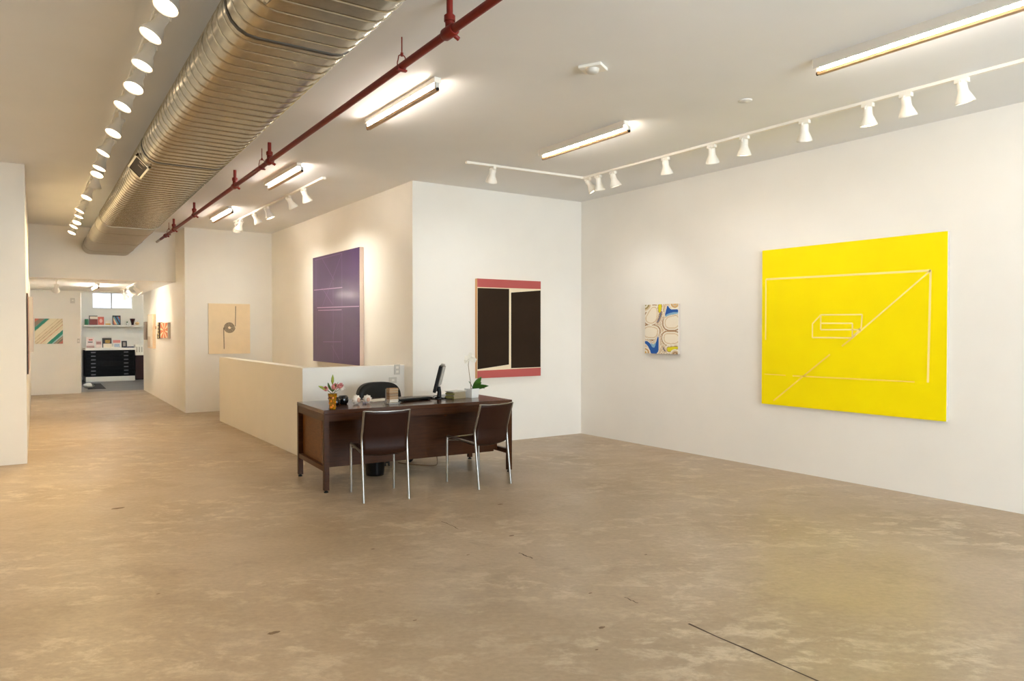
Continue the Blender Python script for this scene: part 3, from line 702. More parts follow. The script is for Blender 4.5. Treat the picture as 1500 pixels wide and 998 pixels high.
# ------------------------------------------------------------------ side chairs
def make_chair():
    t = thing('side_chair', 'x', 'chair', (0, 0, 0))
    w = .192
    def smooth(P, it=2):
        for _ in range(it):
            Q = [P[0]]
            for a, c in zip(P, P[1:]): a = Vector(a); c = Vector(c); Q += [tuple(a * .75 + c * .25), tuple(a * .25 + c * .75)]
            P = Q + [P[-1]]
        return P
    for sx in (-1, 1):
        b = MB(); b.tube([(sx * w, .225, 0), (sx * w, .222, .40)] + smooth([(sx * w, .222, .40), (sx * w, .222, .432), (sx * w, .19, .430)]) + [(sx * w, -.19, .405)], .0105, 10); b.build('leg', CHROME, t)
        b = MB(); b.tube([(sx * w, -.238, 0), (sx * w, -.19, .40)] + smooth([(sx * w, -.186, .44), (sx * w, -.178, .52), (sx * w, -.20, .58)]) + [(sx * w, -.262, .757)], .0105, 10); b.build('leg', CHROME, t)
        b = MB(); b.tube([(sx * w, .222, .395), (sx * w * .9, .16, .398), (sx * w * .9, .05, .41)], .006, 8); b.build('brace', CHROME, t)
    b = MB(); b.tube([(-w, -.262, .757), (-w * .6, -.280, .752), (0, -.288, .750), (w * .6, -.280, .752), (w, -.262, .757)], .006, 8); b.build('top_bar', CHROME, t)
    b = MB(); b.tube([(-w, .2, .418), (w, .2, .418)], .007, 8); b.build('stretcher_frame', CHROME, t)
    prof = [(-.262, .748), (-.244, .70), (-.224, .64), (-.205, .58), (-.19, .53), (-.188, .48), (-.19, .44), (-.18, .405), (-.15, .388), (-.10, .392), (0, .405), (.10, .418), (.18, .428), (.222, .430)]
    def f(u, v):
        k = v * (len(prof) - 1); i = min(int(k), len(prof) - 2); q = k - i
        y = prof[i][0] * (1 - q) + prof[i + 1][0] * q; z = prof[i][1] * (1 - q) + prof[i + 1][1] * q
        x = (u - .5) * 2; bow = (1 - x * x)
        hb = max(0, min(1, (z - .42) / .15)) if v < .6 else 0
        return (x * (w - .004), y - .028 * bow * hb - .010 * bow * (1 - hb) * (v < .62), z - .016 * bow * (v > .45))
    b = MB(); b.grid(lambda u, v: f(u, v * .58), 14, 20); b.build('backrest', LEATHER, t, solid=.007)
    b = MB(); b.grid(lambda u, v: f(u, .58 + v * .42), 14, 12); b.build('seat', LEATHER, t, solid=.007)
    return t
ch = make_chair()
ch.location = (2.568, 5.808, 0); ch.rotation_euler = (0, 0, math.radians(-9.2)); ch['label'] = 'brown leather and chrome chair before the desk by the flower vase'; ch['group'] = 'chairs in front of the desk'
dup(ch, (3.545, 5.775, 0), math.radians(8.5), 'brown leather and chrome chair before the desk by the orchid end', 'chairs in front of the desk')

# ------------------------------------------------------------------ office chair
oc = thing('office_chair', 'black leather office chair with rounded back behind the desk', 'chair', (3.29, 7.28, 0), math.radians(4))
def rr(u, w, h, e=3.2):
    a = 2 * PI * u; c_, s_ = math.cos(a), math.sin(a)
    return (math.copysign(abs(c_) ** (2 / e), c_) * w, math.copysign(abs(s_) ** (2 / e), s_) * h)
b = MB()
def backf(u, v):
    k = math.sin(PI * v); q = abs(math.cos(PI * v)) ** .6 * (1 if v > .5 else -1)
    x, z = rr(u, .262, .225); s_ = .9 + .1 * k if .02 < v < .98 else 0
    s_ = min(1, (k * 3.0)) ** .5 if v < .2 or v > .8 else 1
    x *= s_; z *= s_
    return (x, .16 + .035 * q + .25 * x * x * -1 + .06 * (z) + 0, .625 + z)
b.grid(backf, 48, 16); b.build('backrest', BLEATH, oc)
b = MB(); b.grid(lambda u, v: (rr(u, .25, .24)[0] * min(1, math.sin(PI * v) * 2.5) ** .5, -.08 + rr(u, .25, .24)[1] * min(1, math.sin(PI * v) * 2.5) ** .5, .44 - .04 * math.cos(PI * v)), 40, 12); b.build('seat', BLEATH, oc)
b = MB(); b.tube([(0, 0, .10), (0, 0, .41)], .03, 14); b.build('column', BLACK, oc)
b = MB(); b.tube([(0, .05, .40), (0, .17, .42), (0, .20, .60)], .02, 10); b.build('back_arm', BLACK, oc)
for k in range(5):
    a = 2 * PI * k / 5 - 2.0
    b = MB(); b.tube([(0, 0, .11), (.14 * math.cos(a), .14 * math.sin(a), .10), (.27 * math.cos(a), .27 * math.sin(a), .072)], [.028, .022, .016], 10); l = b.build('base_leg', BLACK, oc)
    b = MB(); c_ = (.275 * math.cos(a), .275 * math.sin(a)); n_ = (-math.sin(a), math.cos(a))
    for s_ in (-1, 1): b.tube([(c_[0] + n_[0] * s_ * .012, c_[1] + n_[1] * s_ * .012, .028), (c_[0] + n_[0] * s_ * .026, c_[1] + n_[1] * s_ * .026, .028)], .028, 14)
    b.tube([(c_[0], c_[1], .03), (c_[0], c_[1], .075)], .010, 8); b.build('caster', BLACK, l)

# waste bin and cord
t = thing('waste_bin', 'black waste bin on the floor under the desk', 'bin', (2.90, 6.66, 0))
b = MB(); b.lathe([(0, .004), (.082, .004), (.086, 0), (.09, .02), (.108, .25), (.111, .26), (.108, .26), (.104, .25), (.086, .02), (0, .015)], 28); b.build('body', BLACKG, t)
b = MB(); b.lathe([(.108, .252), (.114, .252), (.116, .262), (.112, .268), (.104, .262), (.106, .25)], 28); b.build('liner_rim', BLACK, t)
b = MB(); P = [(3.60, 6.78, .35), (3.625, 6.73, .1), (3.62, 6.70, .02), (3.58, 6.72, .006), (3.48, 6.86, .006), (3.40, 6.98, .006), (3.36, 7.10, .006)]
for _ in range(2):
    Q = [P[0]]
    for a, c in zip(P, P[1:]): a = Vector(a); c = Vector(c); Q += [tuple(a * .75 + c * .25), tuple(a * .25 + c * .75)]
    P = Q + [P[-1]]
b.tube(P, .0055, 8); o = b.build('power_cord', mat('brown_cord', (120, 92, 64), .5)); tag(o, 'thin brown power cord hanging below the desk to the floor', 'cord')

# ------------------------------------------------------------------ things on the desk
DZ = DT
# vase + lilies
t = thing('vase', 'amber mosaic glass vase at the end of the desk', 'vase', (2.302, 6.205, DZ))
b = MB(); b.lathe([(0, .001), (.027, .001), (.029, .006), (.031, .05), (.036, .10), (.041, .135), (.0425, .138), (.040, .135), (.034, .10), (.029, .05), (.026, .010), (0, .010)], 12); b.build('body', AMBER, t)
random.seed(3)
for k in range(26):
    a = random.uniform(0, 2 * PI); z = random.uniform(.015, .115); r = .031 + (.010 * max(0, z - .05) / .085) + .0008
    b = MB(); b.M = Matrix.Rotation(a, 4, 'Z') @ Matrix.Translation((r, 0, z)); b.cbox((0, 0, 0), (.003, random.uniform(.007, .013), random.uniform(.01, .018)))
    b.build('tile', [mat('brown_tile', (92, 46, 14), .2), mat('orange_tile', (230, 130, 14), .2)][k % 2] if k < 2 else [MATS['brown_tile'], MATS['orange_tile']][k % 2], t)
bq = thing('lily_bouquet', 'bouquet of pink lilies with green buds in the amber vase', 'flowers', (2.302, 6.205, DZ + .02))
def petal(b, L, w, curl, M):
    b.M = M
    b.grid(lambda u, v: ((u - .5) * 2 * w * math.sin(PI * min(1, .08 + v * .92)) ** .8, L * v * (1 - .25 * curl * v), L * curl * v * v - .12 * w * (1 - (2 * u - 1) ** 2)), 6, 8)
def lily(loc, rot, L=.065, m=PINK):
    b = MB()
    for k in range(6): petal(b, L, L * .26, .55, Matrix.Translation(loc) @ Euler(rot).to_matrix().to_4x4() @ Matrix.Rotation(k * PI / 3, 4, 'Z') @ Matrix.Rotation(math.radians(40), 4, 'X'))
    bl = b.build('bloom', m, bq, solid=.0012)
    s_ = MB(); s_.M = Matrix.Translation(loc) @ Euler(rot).to_matrix().to_4x4()
    for k in range(5): s_.tube([(0, 0, 0), (.012 * math.cos(k * 1.25), .012 * math.sin(k * 1.25), .04)], [.001, .002], 6)
    s_.build('stamens', mat('stamen', (150, 60, 40), .6) if 'stamen' not in MATS else MATS['stamen'], bl)
    s_ = MB(); s_.tube([(0, 0, 0), (loc[0] * .2, loc[1] * .2, .122), loc], .0025, 6); s_.build('stem', STEM, bq)
lily((-.012, -.03, .165), (1.0, .1, .3)); lily((.045, -.015, .17), (.9, .6, 0), .06); lily((-.05, .0, .15), (.7, -.9, 0), .055); lily((.075, .03, .15), (.5, 1.1, 0), .05, PETAL)
for p0, p1, r in (((.0, .0, .20), (.004, .0, .285), .013), ((-.06, 0, .16), (-.125, .005, .19), .013), ((-.05, -.02, .15), (-.11, -.02, .172), .009)):
    b = MB(); p0 = Vector(p0); p1 = Vector(p1); b.tube([p0, p0.lerp(p1, .3), p0.lerp(p1, .65), p1], [.004, r, r * .85, .002], 10); b.build('bud', LEAFL, bq)
    b = MB(); b.tube([(0, 0, 0), (p0.x * .22, p0.y * .22, .122), p0], .0025, 6); b.build('stem', STEM, bq)
for k, (a, tl_) in enumerate(((.4, 1.0), (2.0, 1.2), (3.3, .9), (4.6, 1.2), (5.4, .8))):
    b = MB(); petal(b, .10, .014, .3, Matrix.Translation((0, 0, .135)) @ Matrix.Rotation(a, 4, 'Z') @ Matrix.Rotation(tl_ * .6, 4, 'X')); b.build('leaf', LEAF, bq, solid=.001)
# two black pieces, two shells
def black_piece(loc, s_, rot, label):
    t = thing('glass_ornament', label, 'ornament', loc, rot, 'black ornaments on the desk')
    b = MB(); b.M = Matrix.Scale(s_, 4); b.lathe([(0, 0), (.030, 0), (.042, .012), (.046, .035), (.042, .06), (.034, .072), (.030, .070), (.036, .055), (.036, .03), (.02, .012), (0, .010)], 20); b.build('body', BLACKG, t)
    b = MB(); b.M = Matrix.Scale(s_, 4); b.tube([(.044, 0, .055), (.066, 0, .05), (.068, 0, .028), (.046, 0, .018)], .006, 8); b.build('handle', BLACKG, t)
black_piece((2.435, 6.48, DZ), .9, 2.6, 'low glossy black ornament on the desk just beside the amber vase')
black_piece((2.545, 6.58, DZ), 1.1, 2.2, 'taller glossy black ornament on the desk between low black one and shells')
def shell(loc, rot, s_, label):
    t = thing('seashell', label, 'shell', loc, rot, 'shells on the desk')
    b = MB(); pts = []; rs = []
    for i in range(90):
        a = .19 * i; g = math.exp(1.97 * i / 89); r = .0031 * g
        pts.append((r * math.cos(a), -.045 + .0004 * i, .040 + r * math.sin(a))); rs.append(.0022 * g)
    b.M = Matrix.Scale(s_, 4); b.tube(pts, rs, 12); b.ball((0, -.015, .040), (.036, .03, .036)); b.build('whorl', SHELL, t)
    for k in range(9):
        a = k * 2 * PI / 9 + .2; m = MB(); m.M = Matrix.Scale(s_, 4); m.tube([(.028 * math.cos(a), -.012, .040 + .028 * math.sin(a)), (.043 * math.cos(a), -.02, max(.004, .040 + .041 * math.sin(a)))], [.010, .002], 8); m.build('spine', SHELL, t)
    m = MB(); m.M = Matrix.Scale(s_, 4); m.ball((.006, -.044, .036), (.016, .006, .02)); m.build('opening', SHELLP, t)
shell((2.64, 6.52, DZ), .2, 1.12, 'ivory and brown seashell on the desk, next to the black ornaments')
shell((2.765, 6.53, DZ), -.3, 1.05, 'ivory seashell on the desk, nearer the stack of card blocks')
b = MB(); b.ball((0, 0, .012), (.012, .012, .012)); b.ball((.02, -.005, .010), (.010, .010, .010)); o = b.build('pebble', mat('grey_pebble', (120, 112, 122), .4), loc=(2.70, 6.46, DZ)); tag(o, 'small grey pebble between the two seashells', 'pebble')
# card tray
t = thing('card_tray', 'small clear tray holding brown card blocks on the desk', 'tray', (2.945, 6.36, DZ), .1)
b = MB(); b.box((-.06, -.045, 0), (.06, .045, .006)); b.tube([(-.07, -.05, .012), (.07, -.05, .012), (.078, -.03, .014), (.078, .04, .02), (-.078, .04, .02), (-.085, -.02, .03), (-.09, -.03, .05)], .003, 8); b.build('base', mat('clear_plastic', (210, 206, 198), .15, trans=.5), t)
b = MB(); b.box((-.05, .032, .006), (.05, .038, .14)); b.build('back', MATS['clear_plastic'], t)
for k, (z0, z1, m, nm) in enumerate(((.006, .04, PAPER, 'white card block at the bottom of the card tray'), (.041, .072, KRAFT, 'brown card block second from the bottom of the card tray'), (.073, .10, KRAFTD, 'dark brown card block second from the top of the card tray'), (.101, .148, KRAFT, 'brown card block on top of the card tray stack'))):
    b = MB(); n = 5
    for i in range(n): b.slot = i % 2; dz = (z1 - z0) / n; b.cbox((random.uniform(-.003, .003), -.006 + random.uniform(-.003, .003), z0 + dz * (i + .5)), (.092, .06, dz * .96))
    o = b.build('card_block', [m, TANB], loc=(2.945, 6.36, DZ), rot=(0, 0, .1)); tag(o, nm, 'cards', 'card blocks in the tray')
b = MB(); b.box((-.15, -.1, 0), (.15, .1, .002)); o = b.build('paper_sheet', PAPER, loc=(2.98, 6.75, DZ + .0004), rot=(0, 0, .3)); tag(o, 'white paper sheet lying on the desk behind the card tray', 'paper')
# keyboard
t = thing('keyboard', 'black computer keyboard on the desk in front of the monitor', 'keyboard', (3.235, 6.53, DZ), math.radians(10))
b = MB(); b.M = Matrix.Rotation(-.06, 4, 'X'); b.box((-.20, -.08, .008), (.20, .08, .026)); b.build('body', BLACK, t, bevel=.005)
b = MB(); b.M = Matrix.Rotation(-.06, 4, 'X')
for i in range(15):
    for j in range(5): b.cbox((-.18 + i * .0255, -.056 + j * .027, .029), (.020, .021, .008))
b.build('keys', GREYK, t)
b = MB(); b.box((-.18, -.07, 0), (-.15, .07, .012)); b.box((.15, -.07, 0), (.18, .07, .012)); b.build('feet', BLACK, t)
# monitor: seen edge on; its screen faces the office chair side
mz = thing('computer_monitor', 'black flat computer monitor seen edge on, standing on the desk', 'monitor', (3.50, 6.60, DZ), math.radians(28 + 32))
TIL = Matrix.Translation((0, 0, .10)) @ Matrix.Rotation(math.radians(0), 4, 'X')
# local: +y is the back of the monitor, x along the screen width
mz.rotation_euler = (0, 0, math.radians(238))
tl2 = Matrix.Translation((0, .03, .075)) @ Matrix.Rotation(math.radians(-14), 4, 'X')
b = MB(); b.M = tl2; b.box((-.19, -.012, 0), (.19, .018, .275)); b.build('bezel', BLACK, mz, bevel=.004)
b = MB(); b.M = tl2; b.box((-.175, -.0135, .015), (.175, -.0121, .26)); b.build('screen', BLACKG, mz)
b = MB(); b.M = tl2; b.box((-.15, .018, .07), (.15, .042, .27)); b.build('rear_shell', SILVER, mz, bevel=.008)
b = MB(); b.M = tl2; b.box((-.06, -.005, .272), (.06, .035, .29)); b.build('webcam', SILVER, mz, bevel=.006)
b = MB(); b.tube([(0, .07, .008), (0, .075, .06), (0, .065, .12)], [.026, .02, .022], 10); b.build('stand_neck', BLACK, mz)
b = MB(); b.lathe([(0, 0), (.094, 0), (.096, .006), (.088, .012), (.03, .02), (0, .02)], 28, (0, .05, 0)); b.build('stand_base', BLACKG, mz)
b = MB(); P = [(3.455, 6.51, DZ + .02), (3.47, 6.47, DZ + .045), (3.50, 6.44, DZ + .03), (3.55, 6.42, DZ + .005), (3.60, 6.42, DZ + .005), (3.64, 6.43, DZ + .005)]
for _ in range(2):
    Q = [P[0]]
    for a, c in zip(P, P[1:]): a = Vector(a); c = Vector(c); Q += [tuple(a * .75 + c * .25), tuple(a * .25 + c * .75)]
    P = Q + [P[-1]]
b.tube(P, .0035, 8); o = b.build('keyboard_cable', BLACK); tag(o, 'thin black cable looping between the keyboard and the monitor', 'cable')
# magazines
for k, (z0, h_, w_, d_, m, r, nm) in enumerate(((0, .022, .17, .14, OLIVE, .12, 'olive magazine at the bottom of the stack beside the orchid'), (.022, .014, .16, .13, GREYB, .05, 'grey book second from the bottom in the stack beside the orchid'),
        (.036, .018, .165, .135, OLIVE, .16, 'olive book in the middle of the stack beside the orchid'), (.054, .012, .155, .13, TANB, -.02, 'grey book second from top in the stack beside the orchid'), (.066, .008, .175, .145, PAPER, .2, 'pale magazine on top of the stack beside the orchid'))):
    t = thing('book', nm, 'book', (3.737 + .004 * (k % 2), 6.53, DZ + z0), r + .08, 'books stacked beside the orchid')
    b = MB(); b.box((-w_ / 2, -d_ / 2, 0), (w_ / 2, d_ / 2, .0015)); b.box((-w_ / 2, -d_ / 2, h_ - .0015), (w_ / 2, d_ / 2, h_)); b.box((-w_ / 2, -d_ / 2, .0015), (-w_ / 2 + .003, d_ / 2, h_ - .0015)); b.build('cover', m, t)
    b = MB(); b.box((-w_ / 2 + .003, -d_ / 2 + .004, .0016), (w_ / 2 - .004, d_ / 2 - .004, h_ - .0016)); b.build('pages', TANB, t)
# orchid
t = thing('potted_orchid', 'white orchid in a square white pot at the end of the desk', 'plant', (3.895, 6.47, DZ), .25)
b = MB(); n0, n1 = .048, .056
b._add([(-n0,-n0,0),(n0,-n0,0),(n0,n0,0),(-n0,n0,0),(-n1,-n1,.095),(n1,-n1,.095),(n1,n1,.095),(-n1,n1,.095),(-n1+.006,-n1+.006,.095),(n1-.006,-n1+.006,.095),(n1-.006,n1-.006,.095),(-n1+.006,n1-.006,.095),(-n1+.008,-n1+.008,.08),(n1-.008,-n1+.008,.08),(n1-.008,n1-.008,.08),(-n1+.008,n1-.008,.08)],
       [(3,2,1,0)] + [(i, (i+1)%4, 4+(i+1)%4, 4+i) for i in range(4)] + [(4+i, 4+(i+1)%4, 8+(i+1)%4, 8+i) for i in range(4)] + [(8+i, 8+(i+1)%4, 12+(i+1)%4, 12+i) for i in range(4)] + [(12,13,14,15)])
b.build('pot', CERAM, t, bevel=.002)
b = MB(); b.box((-.046, -.046, .081), (.046, .046, .087)); b.build('soil', SOIL, t)
SP = [(-.012, 0, .085), (-.02, 0, .16), (-.04, 0, .26), (-.055, -.003, .34), (-.045, -.005, .40), (-.038, -.008, .425)]
b = MB(); b.tube(SP, [.0035, .0035, .003, .003, .0025, .002], 8); st = b.build('stem', mat('brown_stem', (140, 116, 82), .6), t)
random.seed(11)
for k in range(11):
    a = PI * (k % 6) / 5 if k < 6 else PI * (k - 6) / 4; r = .05 if k < 6 else .022
    c = Vector((-.042 + (r + .022) * math.cos(a) * 1.05, random.uniform(-.03, .02), .385 + r * math.sin(a) * 1.1 + random.uniform(-.006, .006)))
    b = MB(); R0 = Matrix.Translation(c) @ Euler((random.uniform(1.1, 1.9), random.uniform(-.5, .5), random.uniform(-.4, .4))).to_matrix().to_4x4()
    for q in range(5): petal(b, .029, .013, .15, R0 @ Matrix.Rotation(q * 2 * PI / 5, 4, 'Z'))
    b.M = Matrix.Identity(4); b.tube([Vector((-.045, -.005, .385)), c], .0009, 5)
    b.build('flower', PETAL, t, solid=.001)
for a, tlt, L, roll in ((-2.42, 1.05, .15, -1.0), (-2.5, .45, .15, -.8), (-2.9, .75, .12, -.5), (-.2, .9, .10, .9), (-1.6, .3, .13, -.4)):
    b = MB(); petal(b, L, .034, -.35 if tlt < .6 else -.1, Matrix.Translation((.012, -.01, .088)) @ Matrix.Rotation(a, 4, 'Z') @ Matrix.Rotation(tlt, 4, 'X') @ Matrix.Rotation(roll, 4, 'Y')); b.build('leaf', LEAF, t, solid=.002)

# ------------------------------------------------------------------ wall plates
def plate(name, label, cat, loc, rz, w, h, slots):
    t = thing(name, label, cat, loc, rz)
    b = MB(); b.box((-w / 2, -.008, 0), (w / 2, 0, h)); b.build('plate', WMETG, t, bevel=.002)
    for z in slots: b = MB(); b.box((-.017, -.011, z), (.017, -.0085, z + .028)); b.build('socket', WMET, t)
plate('wall_outlet', 'white outlet plate high on the half wall behind the desk', 'outlet', (3.755, 7.97, .89), 0, .075, .12, (.02, .07))
plate('wall_outlet', 'white outlet plate lower on the half wall beside the office chair', 'outlet', (3.70, 7.97, .79), 0, .10, .07, (.02,))
plate('thermostat', 'small white thermostat high on the hall end wall', 'thermostat', (1.045, 19.0, 2.02), 0, .09, .12, (.05,))
plate('light_switch', 'white light switch on the hall end wall by the opening', 'switch', (1.15, 19.0, 1.13), 0, .05, .1, (.035,))

# ------------------------------------------------------------------ back room
ff = thing('flat_file', 'wide black flat file cabinet on a white plinth in the back room', 'cabinet', (1.56, 22.99, 0))
FWD, FDP = 1.20, .92
b = MB(); b.box((0, .0, 0), (FWD, FDP, .135)); b.build('plinth', WMET, ff)
b = MB(); b.box((0, .012, .135), (FWD, FDP, .865)); b.build('body', FILEBLK, ff)
b = MB(); b.box((-.01, -.01, .865), (FWD + .01, FDP, .925)); b.build('top', WMET, ff)
for k in range(7):
    z0 = .145 + k * .102
    b = MB(); b.box((.015, .0, z0), (FWD - .015, .0115, z0 + .094)); d = b.build('drawer', FILEBLK, ff, bevel=.002)
    for x in (.18, .98):
        b = MB(); b.box((x - .055, -.012, z0 + .035), (x + .055, -.0005, z0 + .047)); b.box((x - .055, -.006, z0 + .047), (x + .055, -.0005, z0 + .062)); b.build('handle', mat('file_handle', (112, 110, 112), .4, .7) if 'file_handle' not in MATS else MATS['file_handle'], d)
b = MB(); b.box((0, 0, 0), (1.43, .27, .045)); o = b.build('wall_shelf', WMET, loc=(1.56, 23.67, 1.522), bevel=.002); tag(o, 'white shelf on the back room wall below the window', 'shelf')
def cover(w, h, pal, seed, lay=None):
    return lambda u, v: lin(lay(u, v))
def picbook(x0, x1, z0, z1, y, label, group, colfn, edge, th=.025, lean=9):
    w, h = x1 - x0, z1 - z0
    t = thing('book', label, 'book', (x0, y, z0 + .0015), 0, group)
    M = Matrix.Rotation(math.radians(-lean), 4, 'X')
    b = MB(); b.M = M; b.box((0, .002, 0), (w, th, h)); b.build('block', edge, t)
    b = MB(); b.M = M; b.grid(lambda u, v: (u * w, 0, v * h), 20, 24, False, colfn); b.build('cover', PAINT, t, paint=True, solid=.002)
g1 = 'books displayed on the flat file'; g2 = 'books displayed on the back room shelf'
z1 = .926
inr = lambda u, v, a, c, e, f: a < u < c and e < v < f
picbook(1.60, 1.79, z1, 1.225, 23.3, 'pale book with pink and dark figures on the flat file', g1, cover(1, 1, 0, 0, lambda u, v: (60, 40, 40) if inr(u, v, .2, .8, .5, .6) else ((206, 120, 110) if inr(u, v, .3, .8, .68, .85) else ((200, 160, 150) if v < .2 else (236, 216, 206)))), PAPER)
picbook(1.825, 1.97, z1, 1.135, 23.3, 'small pink grey book second along the flat file', g1, cover(1, 1, 0, 0, lambda u, v: (168, 120, 112) if inr(u, v, .1, .9, .45, .85) else (226, 204, 194)), PAPER)
picbook(1.985, 2.215, z1, 1.20, 23.3, 'black book with a yellow and white image on the flat file', g1, cover(1, 1, 0, 0, lambda u, v: (236, 222, 200) if v < .42 and u > .1 else ((222, 170, 60) if inr(u, v, .3, .85, .45, .8) and (u * 7 + v * 5) % 1 > .4 else (26, 20, 18))), DARK)
picbook(2.25, 2.435, z1, 1.14, 23.3, 'white book with a pink band and blue picture on the flat file', g1, cover(1, 1, 0, 0, lambda u, v: (216, 130, 120) if v > .62 else ((108, 150, 190) if inr(u, v, .15, .9, .08, .5) and (u * 5 + v * 3) % 1 > .35 else (238, 228, 218))), PAPER)
picbook(2.465, 2.60, z1, 1.115, 23.3, 'black book with a grey portrait on the flat file', g1, cover(1, 1, 0, 0, lambda u, v: (160, 148, 140) if inr(u, v, .25, .75, .2, .8) else (28, 22, 20)), DARK)
b = MB(); b.box((0, 0, 0), (.26, .2, .03)); o = b.build('book', mat('navy_cover', (30, 34, 58), .5), loc=(2.49, 23.06, z1)); tag(o, 'navy book lying flat at the end of the flat file', 'book')
zs = 1.568
for x, l in ((1.60, 'green book standing at the end of the back room shelf'), (1.645, 'green book second from the end of the back room shelf')):
    b = MB(); b.box((0, 0, 0), (.038, .15, .165)); o = b.build('book', mat('green_cover', (34, 118, 66), .5) if 'green_cover' not in MATS else MATS['green_cover'], loc=(x, 23.72, zs)); tag(o, l, 'book', g2)
picbook(1.70, 1.91, zs, 1.832, 23.73, 'black framed book with a white top on the back room shelf', g2, cover(1, 1, 0, 0, lambda u, v: (26, 20, 18) if u < .12 or v > .93 else ((232, 216, 200) if v > .62 else ((190, 70, 50) if (u * 4 + v * 6) % 1 > .55 else (40, 26, 22)))), DARK)
picbook(1.915, 2.07, zs, 1.80, 23.73, 'coral red book on the back room shelf', g2, cover(1, 1, 0, 0, lambda u, v: (240, 190, 170) if (u - .5) ** 2 + (v - .5) ** 2 < .06 else (222, 108, 88)), PAPER)
picbook(2.10, 2.235, zs, 1.70, 23.73, 'small cream card book with yellow base on the back room shelf', g2, cover(1, 1, 0, 0, lambda u, v: (214, 160, 60) if v < .3 else (240, 226, 206)), PAPER)
picbook(2.285, 2.49, zs, 1.842, 23.73, 'dark framed colourful picture book on the back room shelf', g2, cover(1, 1, [(60, 120, 170), (200, 90, 60), (220, 170, 120), (90, 140, 150), (40, 40, 50)], 5, lambda u, v: (28, 26, 30) if u < .1 or u > .9 or v > .88 or v < .06 else [(60, 120, 170), (206, 110, 80), (226, 190, 150), (90, 140, 160), (60, 50, 60)][int(u * 5 + 3 * v) % 5]), DARK)
t = thing('small_plant', 'tiny green sprig in a white cup on the back room shelf', 'plant', (2.66, 23.78, zs))
b = MB(); b.lathe([(0, .001), (.02, .001), (.026, .06), (.024, .06), (.02, .01), (0, .01)], 14); b.build('cup', CERAM, t)
for a in range(4):
    b = MB(); petal(b, .06, .012, .2, Matrix.Translation((0, 0, .055)) @ Matrix.Rotation(a * 1.6, 4, 'Z') @ Matrix.Rotation(.9, 4, 'X')); b.build('leaf', LEAF, t, solid=.001)
b = MB(); b.lathe([(0, .001), (.035, .001), (.032, .02), (.04, .07), (.065, .15), (.072, .185), (.068, .185), (.055, .14), (0, .09)], 20)
o = b.build('vase', mat('oxblood_glaze', (52, 16, 14), .25), loc=(2.80, 23.79, zs)); tag(o, 'dark red flared vase on the back room shelf', 'vase')
t = thing('gourd', 'round beige gourd at the end of the back room shelf', 'gourd', (2.925, 23.79, zs))
b = MB(); b.ball((0, 0, .048), (.056, .056, .047)); b.build('body', mat('beige_gourd', (222, 190, 140), .5, noise=.1, nscale=10), t)
b = MB(); b.tube([(0, 0, .09), (.005, 0, .115)], [.008, .005], 8); b.build('stalk', STEM, t)
# dark cabinet and white file box on the right
t = thing('side_cabinet', 'dark maroon cabinet beside the flat file in the back room', 'cabinet', (2.80, 23.25, 0))
b = MB(); b.box((0, 0, .03), (.75, .62, .70)); b.build('body', MAROON, t, bevel=.003)
for k in range(2): b = MB(); b.box((.01 + k * .37, -.014, .05), (.37 + k * .37, -.0005, .69)); d = b.build('door', MAROON, t); h_ = MB(); h_.box((.33 + k * .08, -.03, .4), (.345 + k * .08, -.0145, .52)); h_.build('handle', SILVER, d)
b = MB(); b.box((.02, .03, 0), (.73, .6, .03)); b.build('base', BLACK, t)
t = thing('file_box', 'white box with grey slots on the dark cabinet in the back room', 'box', (2.80, 23.27, .70))
b = MB(); b.box((0, 0, 0), (.30, .3, .30)); b.build('body', WMET, t, bevel=.003)
for k in range(4): b = MB(); b.box((.035 + k * .065, -.003, .09), (.053 + k * .065, -.0004, .24)); b.build('slot', GREYB, t)
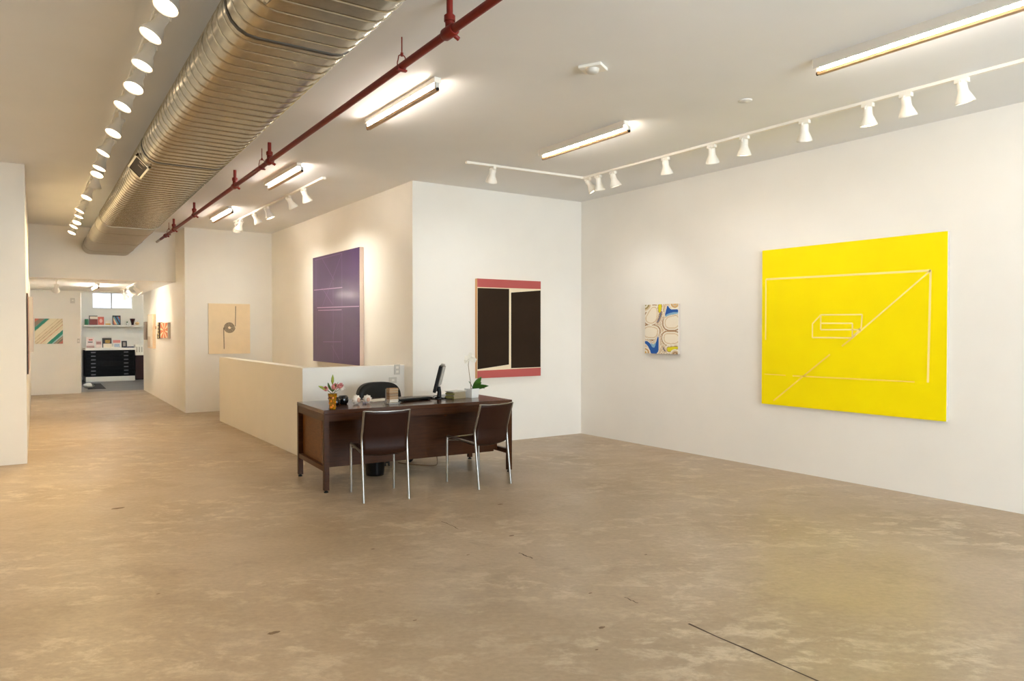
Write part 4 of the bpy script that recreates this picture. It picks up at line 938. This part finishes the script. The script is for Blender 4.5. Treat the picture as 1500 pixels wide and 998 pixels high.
b = MB(); b.prism([(1.40, 20.1), (1.78, 20.1), (1.83, 22.1), (1.60, 22.1)], 0, .008); o = b.build('floor_mat', RUBBER); tag(o, 'black floor mat on the grey back room floor', 'mat')
b = MB()
random.seed(5)
b.grid(lambda u, v: ((.10 + .03 * math.sin(5 * u * PI + v * 3)) * math.cos(2 * PI * u) * math.sin(PI * v) ** .8, (.22 + .03 * math.cos(7 * u * PI)) * math.sin(2 * PI * u) * math.sin(PI * v) ** .8, .062 - .06 * math.cos(PI * v) + .012 * math.sin(9 * u + 8 * v) * math.sin(PI * v)), 28, 14)
o = b.build('cloth_bag', CLOTH, loc=(1.45, 20.55, .002)); tag(o, 'crumpled white cloth bag on the floor by the back room opening', 'bag')

# ------------------------------------------------------------------ world, daylight, camera
w = bpy.data.worlds.new('sky'); S.world = w; w.use_nodes = True
w.node_tree.nodes['Background'].inputs[0].default_value = (.76, .90, 1.0, 1); w.node_tree.nodes['Background'].inputs[1].default_value = 21.5
pt = light('AREA', 'window_portal', ((FX0 + FX1) / 2, -3.66, (FZ0 + FZ1) / 2), 1, (1, 1, 1), shape='RECTANGLE', size=FX1 - FX0, size_y=FZ1 - FZ0)
pt.rotation_euler = (math.radians(90), 0, 0); pt.data.cycles.is_portal = True

cam = bpy.data.cameras.new('camera'); co = bpy.data.objects.new('camera', cam); COL.objects.link(co)
co.location = (0, 0, 1.42); co.rotation_euler = (math.radians(90 - .817), 0, math.radians(-34.202))
cam.sensor_width = 36; cam.lens = 1068.1 / 1500 * 36; cam.clip_start = .05
S.camera = co
S.view_settings.view_transform = 'Standard'; S.view_settings.look = 'None'; S.view_settings.gamma = 1; S.view_settings.use_curve_mapping = False
S.view_settings.exposure = 0.0
S.cycles.use_denoising = True
S.cycles.max_bounces = 10; S.cycles.diffuse_bounces = 7; S.cycles.glossy_bounces = 4; S.cycles.transparent_max_bounces = 8
S.cycles.sample_clamp_indirect = 0
S.cycles.caustics_reflective = False; S.cycles.caustics_refractive = False
